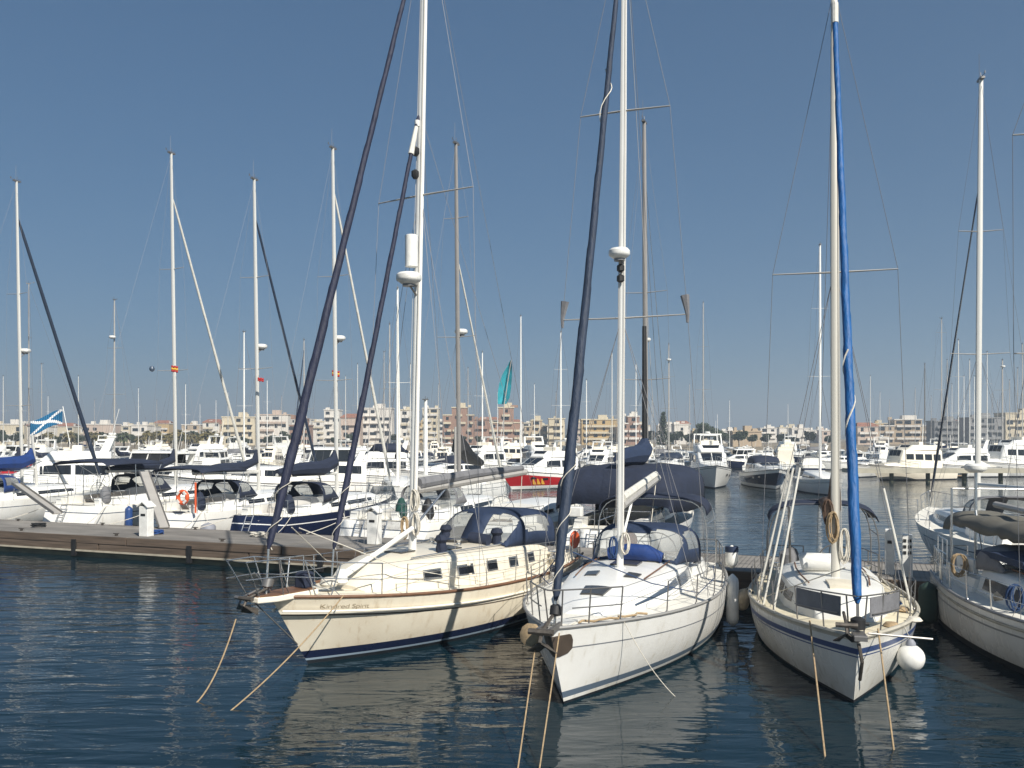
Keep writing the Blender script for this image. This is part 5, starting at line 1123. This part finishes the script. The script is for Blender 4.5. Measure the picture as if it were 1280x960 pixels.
for X, Yt in ((4, 470), (27, 470), (52, 455), (98, 470), (173, 485), (232, 480), (270, 500), (334, 475), (352, 495), (432, 470), (447, 455), (480, 440), (487, 405), (513, 455), (548, 480), (585, 460), (622, 490), (668, 480), (765, 440), (795, 455), (803, 480), (862, 480), (912, 500), (985, 505), (1050, 490), (1100, 490), (1130, 500), (1190, 480), (1205, 470), (1212, 450), (1240, 490), (1272, 460), (1088, 470), (1112, 500), (1144, 485), (1164, 495), (1184, 450), (1198, 425), (1218, 470), (1234, 440), (1262, 475), (1278, 430), (1247, 500), (695, 490), (720, 480), (775, 495), (815, 500), (60, 495), (118, 500), (196, 500), (250, 505), (285, 490)):
    FS(LM, X, Yt, 12000 / (547 - Yt) + rs2.uniform(-5, 8) + (10 if X > 760 else 0), .07, rs2.choice([ALUW, ALUG, ALU]), sp=(.55,) if rs2.random() < .7 else (.4, .7), cover=rs2.choice([NAVY, ROYAL, FWHITE, None]), group="distant yachts with short thin masts", L=9.5)

# teal banner flying from a staff on the moorings, dark folded sail beside it
tb = thing("banner", "tall teal banner slanting upward among the masts at centre", "banner", at(622, 104, 0)); D = 104
pts = [((622, 505), (633, 505)), ((622, 492), (637, 497)), ((624, 480), (639, 484)), ((628, 468), (640, 470)), ((634, 458), (640, 459)), ((638, 450), (639, 450))]
mb = MB(); mb.slab([[to_px(a[0], a[1], D) - tb.location, to_px((a[0] + c[0]) / 2, (a[1] + c[1]) / 2, D) - tb.location + Vector((0, .5, 0)), to_px(c[0], c[1], D) - tb.location] for a, c in pts], (0, .06, 0)); mb.build("banner_cloth", TEALS, tb, True)
MB().tube([(0.6, .3, 0), to_px(630, 507, D) - tb.location, to_px(639, 450, D) - tb.location], [.09, .07, .04], 6).build("banner_pole", ALUG, tb, True)
db = thing("sailing_yacht", "yacht with tall bundled black sail cover right of the cream cutter's mast", "sailboat", at(572, 66, 0), R(240), "sailing yachts among the distant moorings")
H = Hull(10.5, 3.4, 1.1, 1.1, 1.4, .8, .3, .75, 2.2); H.build(db, STD, STDI, [BLACKG, NAVYG, WHITE, NAVYG], 14); H.deck(db, DECK, n=12)
House([(-2.3, 1.1, 1.05, 1.7), (.5, 1.1, 1.05, 1.65), (2.4, .7, 1.1, 1.45), (3.1, .4, 1.15, 1.25)], .86, .06).build("cabin", WHITE, db, 1)
MB().tube([(-3.4, 0, 2.6), (-1.6, 0, 3.1), (-.3, 0, 3.9), (.2, 0, 5.1)], [.25, .55, .7, .12], 9).build("sail_cover", BLACK, db, True)
MB().tube([(.3, 0, 1.6), (.3, 0, 5.4)], .09, 7).build("mast", ALUG, db, True)

# ------------------------------------------------------------------ shore: apartment blocks, houses, trees
TOWN = "buildings along the far shore"
WALLS = {'cream': (.56, .49, .36), 'white': (.66, .62, .56), 'pink': (.50, .40, .33), 'brick': (.30, .185, .135), 'tan': (.42, .33, .23), 'grey': (.22, .22, .22), 'dark': (.16, .16, .165), 'ochre': (.46, .33, .16)}
winme = {}
def building(label, X0, X1, Yt, D, col, trim='white', floors=None, roof=None, step=0, rot=0, cat="apartment block", name="apartment_building", dens=1.0):
    x0, x1 = at(X0, D).x, at(X1, D).x; wd = x1 - x0; h = zat(Yt, D) - 1.0; fl = floors or max(1, round(h / 3.1)); fh = h / fl; dp = max(8, wd * .5)
    o = thing(name, label, cat, ((x0 + x1) / 2, D, 1.0), R(rot), TOWN); wm = mat("render " + col, WALLS[col], .9, var=.12, scale=.15); tm = mat("render " + trim, WALLS[trim], .9, var=.1, scale=.15)
    cuts = [(-wd / 2, wd / 2, h)]
    if step: cuts = [(-wd / 2, -wd / 2 + wd * .3, h - fh * step), (-wd / 2 + wd * .3, wd / 2 - wd * .22, h), (wd / 2 - wd * .22, wd / 2, h - fh * step)]
    sz = (1.5, 1.35); key = sz
    if key not in winme: winme[key] = MB().box((0, 0, 0), (1.5, .12, 1.35)).build("window", GLASS); 
    src = winme[key]
    for a, c, hh in cuts:
        MB().box(((a + c) / 2, dp / 2, hh / 2), (c - a - .02, dp, hh)).build("wall", wm, o)
        MB().box(((a + c) / 2, dp / 2, hh + .25), (c - a + .5, dp + .5, .5)).build("parapet", tm, o)
        n = max(1, int((c - a) / 3.6 * dens)); f_ = int(round(hh / fh))
        for j in range(f_):
            z = (j + .5) * fh + .1
            if j > 0:
                bw_ = (c - a) * rnd.choice([.86, .86, .5, .4]); bx_ = (a + c) / 2 + rnd.choice([-1, 0, 1]) * ((c - a) * .86 - bw_) / 2
                MB().box((bx_, -.55, j * fh + .05), (bw_, 1.1, .95 if trim != col else .25)).build("balcony", tm, o)
            for i in range(n):
                if rnd.random() < .14: continue
                if sum(ch.name.startswith("window") for ch in o.children) >= 90: break
                q = src.copy(); C.objects.link(q); q.name = "window"; q.parent = o; q.location = (lerp(a, c, (i + .5) / n) + rnd.uniform(-.25, .25), -.06, z + .3); q.scale = (rnd.choice([.8, 1.2, 1.9]), 1, rnd.choice([1.0, 1.0, 1.35]))
    if roof: MB().slab([[(-wd / 2 - .4, -.4, h + .5), (wd / 2 + .4, -.4, h + .5)], [(-wd / 2 + wd * .15, dp / 2, h + 2.2), (wd / 2 - wd * .15, dp / 2, h + 2.2)], [(-wd / 2 - .4, dp + .4, h + .5), (wd / 2 + .4, dp + .4, h + .5)]], (0, 0, -.2)).build("roof", mat("clay roof", (.30, .13, .08), .9, var=.2, scale=.5), o)
    elif wd > 8: MB().box((wd * .1, dp / 2, h + 1.3), (wd * .25, dp * .4, 2.2)).build("stair_tower", tm, o)
    for _ in range(rnd.randint(1, 3)): MB().box((rnd.uniform(-.4, .4) * wd, dp * rnd.uniform(.2, .7), h + .9), (rnd.uniform(.8, 2.2), 1.5, rnd.uniform(.8, 1.8))).build("roof_tank", rnd.choice([tm, wm]), o)
    if rnd.random() < .6: MB().tube([(wd * .2, dp * .4, h), (wd * .2, dp * .4, h + 4)], .06, 4).build("aerial", STEELD, o)
    return o
B_ = building
B_("low cream house row at the far left edge behind red hull", -10, 30, 531, 380, 'cream', floors=2, name="house", cat="house")
B_("low pale house with clay roof left of the saltire flag", 34, 58, 533, 330, 'white', floors=2, roof=1, name="house", cat="house")
B_("long low pinkish house row left of the second palm", 104, 142, 531, 420, 'pink', floors=2, name="house", cat="house")
B_("low white house right of the tall shore palm", 164, 184, 532, 400, 'white', floors=2, name="house", cat="house")
B_("cream apartment block at left behind short white mast", 278, 318, 522, 380, 'cream', 'cream', rot=8)
B_("whitish pink apartment block beside the cream block", 319, 360, 519, 400, 'white', 'pink')
B_("red brick block behind the left dark headsail", 362, 386, 524, 360, 'brick', 'brick', step=1)
B_("narrow white tower block just right of indigo headsail", 405, 424, 513, 420, 'white', 'white')
B_("pink low block right of the narrow white tower", 426, 450, 523, 390, 'pink', 'pink', roof=1)
B_("white block with balcony bands between the cutter's headsails", 452, 490, 511, 400, 'white', 'white', dens=1.2)
B_("white block left of the cream cutter's mast", 500, 522, 513, 380, 'white', 'cream')
B_("pale block just right of the cream cutter's mast", 528, 548, 511, 420, 'cream', 'white')
B_("stepped brick and cream block left of brownish mast", 553, 592, 510, 390, 'brick', 'cream', step=1)
B_("low red brick block between two stepped blocks", 593, 611, 525, 360, 'brick', 'brick')
B_("tall stepped brick block under the teal banner", 611, 651, 510, 380, 'brick', 'cream', step=2)
B_("small beige terraced block right of the stepped brick block", 655, 684, 526, 400, 'tan', 'cream', step=1)
B_("cream block left of the middle sloop's headsail", 686, 706, 524, 390, 'cream', 'cream')
B_("long ochre and cream block behind the middle sloop's mast", 727, 772, 525, 400, 'ochre', 'cream')
B_("red block beside the brown mast", 776, 806, 521, 390, 'brick', 'white', step=1)
B_("small white house between trees right of the brown mast", 843, 861, 531, 420, 'white', floors=2, name="house", cat="house")
B_("low beige harbour house between the trees right of centre", 916, 952, 540, 330, 'tan', 'tan', floors=1, name="house", cat="house")
B_("faint white house between azure headsail and harbour house", 990, 1012, 536, 460, 'white', floors=2, name="house", cat="house")
B_("pinkish terraced houses right of azure headsail", 1072, 1098, 534, 400, 'pink', 'white', roof=1, name="terraced_house", cat="house")
B_("stepped apartment block with brown roof and white balcony bands at right", 1099, 1166, 525, 430, 'tan', 'white', step=1, rot=-10, dens=1.1)
B_("dark grey block behind thin masts at right", 1168, 1206, 527, 400, 'dark', 'grey')
B_("large grey block near the right edge", 1210, 1256, 523, 380, 'grey', 'grey', rot=6)
B_("cream block cut by the right picture edge", 1257, 1310, 517, 400, 'cream', 'cream')

r3_ = random.Random(12)
for i, X in enumerate(range(-20, 1300, 27)):
    Xa = X + r3_.uniform(-6, 6); Yt = r3_.uniform(528, 536) if (X < 280 or 660 < X < 860) else r3_.uniform(523, 532) if X < 660 else r3_.uniform(533, 540) if X < 1070 else r3_.uniform(526, 533)
    B_("pale low house in the hazy row behind the waterfront buildings", Xa, Xa + r3_.uniform(14, 30), Yt, r3_.uniform(470, 560), r3_.choice(['cream', 'white', 'pink', 'tan', 'ochre', 'white']), r3_.choice(['white', 'cream']), floors=None, roof=1 if r3_.random() < .3 else None, name="house", cat="house")['group'] = "pale houses behind the waterfront"
def leaf_crown(mb, c, r, n, rr, s=.5):
    c = Vector(c)
    for _ in range(n):
        while True:
            p = Vector((rr.uniform(-1, 1), rr.uniform(-1, 1), rr.uniform(-1, 1)))
            if p.length < 1 and p.length > .35: break
        p = c + Vector((p.x * r[0], p.y * r[1], p.z * r[2])); a = Vector((rr.uniform(-1, 1), rr.uniform(-1, 1), rr.uniform(-1, 1))).normalized(); b = a.orthogonal().normalized(); q = s * rr.uniform(.6, 1.3)
        mb.add([p - a * q, p + b * q * .6, p + a * q, p - b * q * .6], [(0, 1, 2, 3)])
def tree_proto(kind, seed):
    rr = random.Random(seed); o = thing("tree", "t", "tree", (0, -400, 0))
    if kind == 'bush':
        h = 7; MB().tube([(0, 0, 0), (.1, .1, 2), (.3, 0, 3.6)], [.28, .2, .12], 7).build("trunk", BARK, o, True); mb = MB()
        for i in range(7): leaf_crown(mb, (rr.uniform(-2, 2), rr.uniform(-1.5, 1.5), rr.uniform(3.2, 6.2)), (rr.uniform(1.2, 2.2), 1.6, rr.uniform(.9, 1.6)), 170, rr, .42)
        mb.build("crown", LEAFD, o)
    elif kind == 'pine':
        MB().tube([(0, 0, 0), (0, 0, 11)], [.3, .05], 7).build("trunk", BARK, o, True); mb = MB()
        for i in range(11): leaf_crown(mb, (0, 0, 1.5 + i * .9), (2.4 * (1 - i / 12) + .2, 2.4 * (1 - i / 12) + .2, .6), 90, rr, .4)
        mb.build("crown", LEAFD, o)
    else:
        h = rr.uniform(4.5, 6); o.name = "palm_tree"
        MB().tube([(0, 0, 0), (.1, 0, h * .5), (.25, 0, h)], [.32, .24, .28], 8).build("trunk", BARK, o, True); mb = MB(); T = Vector((.25, 0, h))
        for i in range(46):
            a = rr.uniform(0, 2 * math.pi); el = rr.uniform(-.5, 1.25); Ln = rr.uniform(2.1, 3.0); d = Vector((math.cos(a) * math.cos(el), math.sin(a) * math.cos(el), math.sin(el))); sd = d.cross(Vector((0, 0, 1))).normalized()
            P_ = [T + d * Ln * t - Vector((0, 0, 1.7 * t * t)) for t in (0, .3, .6, .85, 1)]; wv_ = [.08, .38, .42, .28, .03]
            mb.sheet([[p - sd * w_ - Vector((0, 0, .22 * (w_ > .1))), p, p + sd * w_ - Vector((0, 0, .22 * (w_ > .1)))] for p, w_ in zip(P_, wv_)])
        mb.build("crown", FROND if kind == 'dry' else FRONDG, o, True)
    return o
tp = {}
def tree(kind, X, D, s, label, group, seed=1):
    key = (kind, seed % 2)
    if key not in tp: tp[key] = o = tree_proto(kind, seed)
    else: o = copy_tree(tp[key])
    o.location = at(X, D, 1.0); o.rotation_euler.z = rs2.uniform(0, 6.28); o.scale = (s, s, s * rs2.uniform(.9, 1.1)); o['label'] = label; o['group'] = group; return o
tree('green', 155, 262, .95, "tall green palm standing alone on the left shore", "shore palms")
tree('dry', 117, 255, 1.0, "bushy yellowish palm right of the saltire flag", "shore palms")
for i, X in enumerate((60, 84, 135, 176, 186, 192, 198, 204, 211, 218, 226, 233, 240, 247, 254, 261, 268, 274)): tree('dry', X + rs2.uniform(-3, 3), 260 + rs2.uniform(-8, 14), rs2.uniform(.7, .95), "yellowish palm in the long row on the left shore", "palms in the long row on the left shore", i)
for i, X in enumerate((-5, 8, 20, 52, 70, 96, 108, 128, 142, 168, 222, 244, 290, 306, 335, 345, 357)): tree('bush', X, 275 + rs2.uniform(-10, 20), rs2.uniform(.55, .8), "low green shore tree among the left waterfront houses", "low trees on the left shore", i)
tree('bush', 886, 290, 1.15, "largest round dark tree on the shore left of the harbour house", "right shore trees")
tree('bush', 924, 300, .9, "round dark tree rising right behind the harbour house", "right shore trees", 2)
tree('pine', 829, 300, 1.05, "pointed dark conifer right of the brown mast", "right shore trees")
for i, X in enumerate((815, 838, 848, 858, 868, 876, 898, 906, 940, 958, 975, 990, 1010, 1035, 1060)): tree('bush', X + rs2.uniform(-3, 3), 310 + rs2.uniform(-12, 20), rs2.uniform(.5, .8) if X > 910 else rs2.uniform(.65, .95), "low dark tree in the belt along the right shore", "low trees in the belt along the right shore", i)
for i, X in enumerate((420, 440, 495, 575, 600, 715)): tree('bush', X, 300 + rs2.uniform(-10, 10), rs2.uniform(.55, .75), "low green tree in front of the middle apartment blocks", "low trees before the middle blocks", i)
for q in list(winme.values()): bpy.data.objects.remove(q)
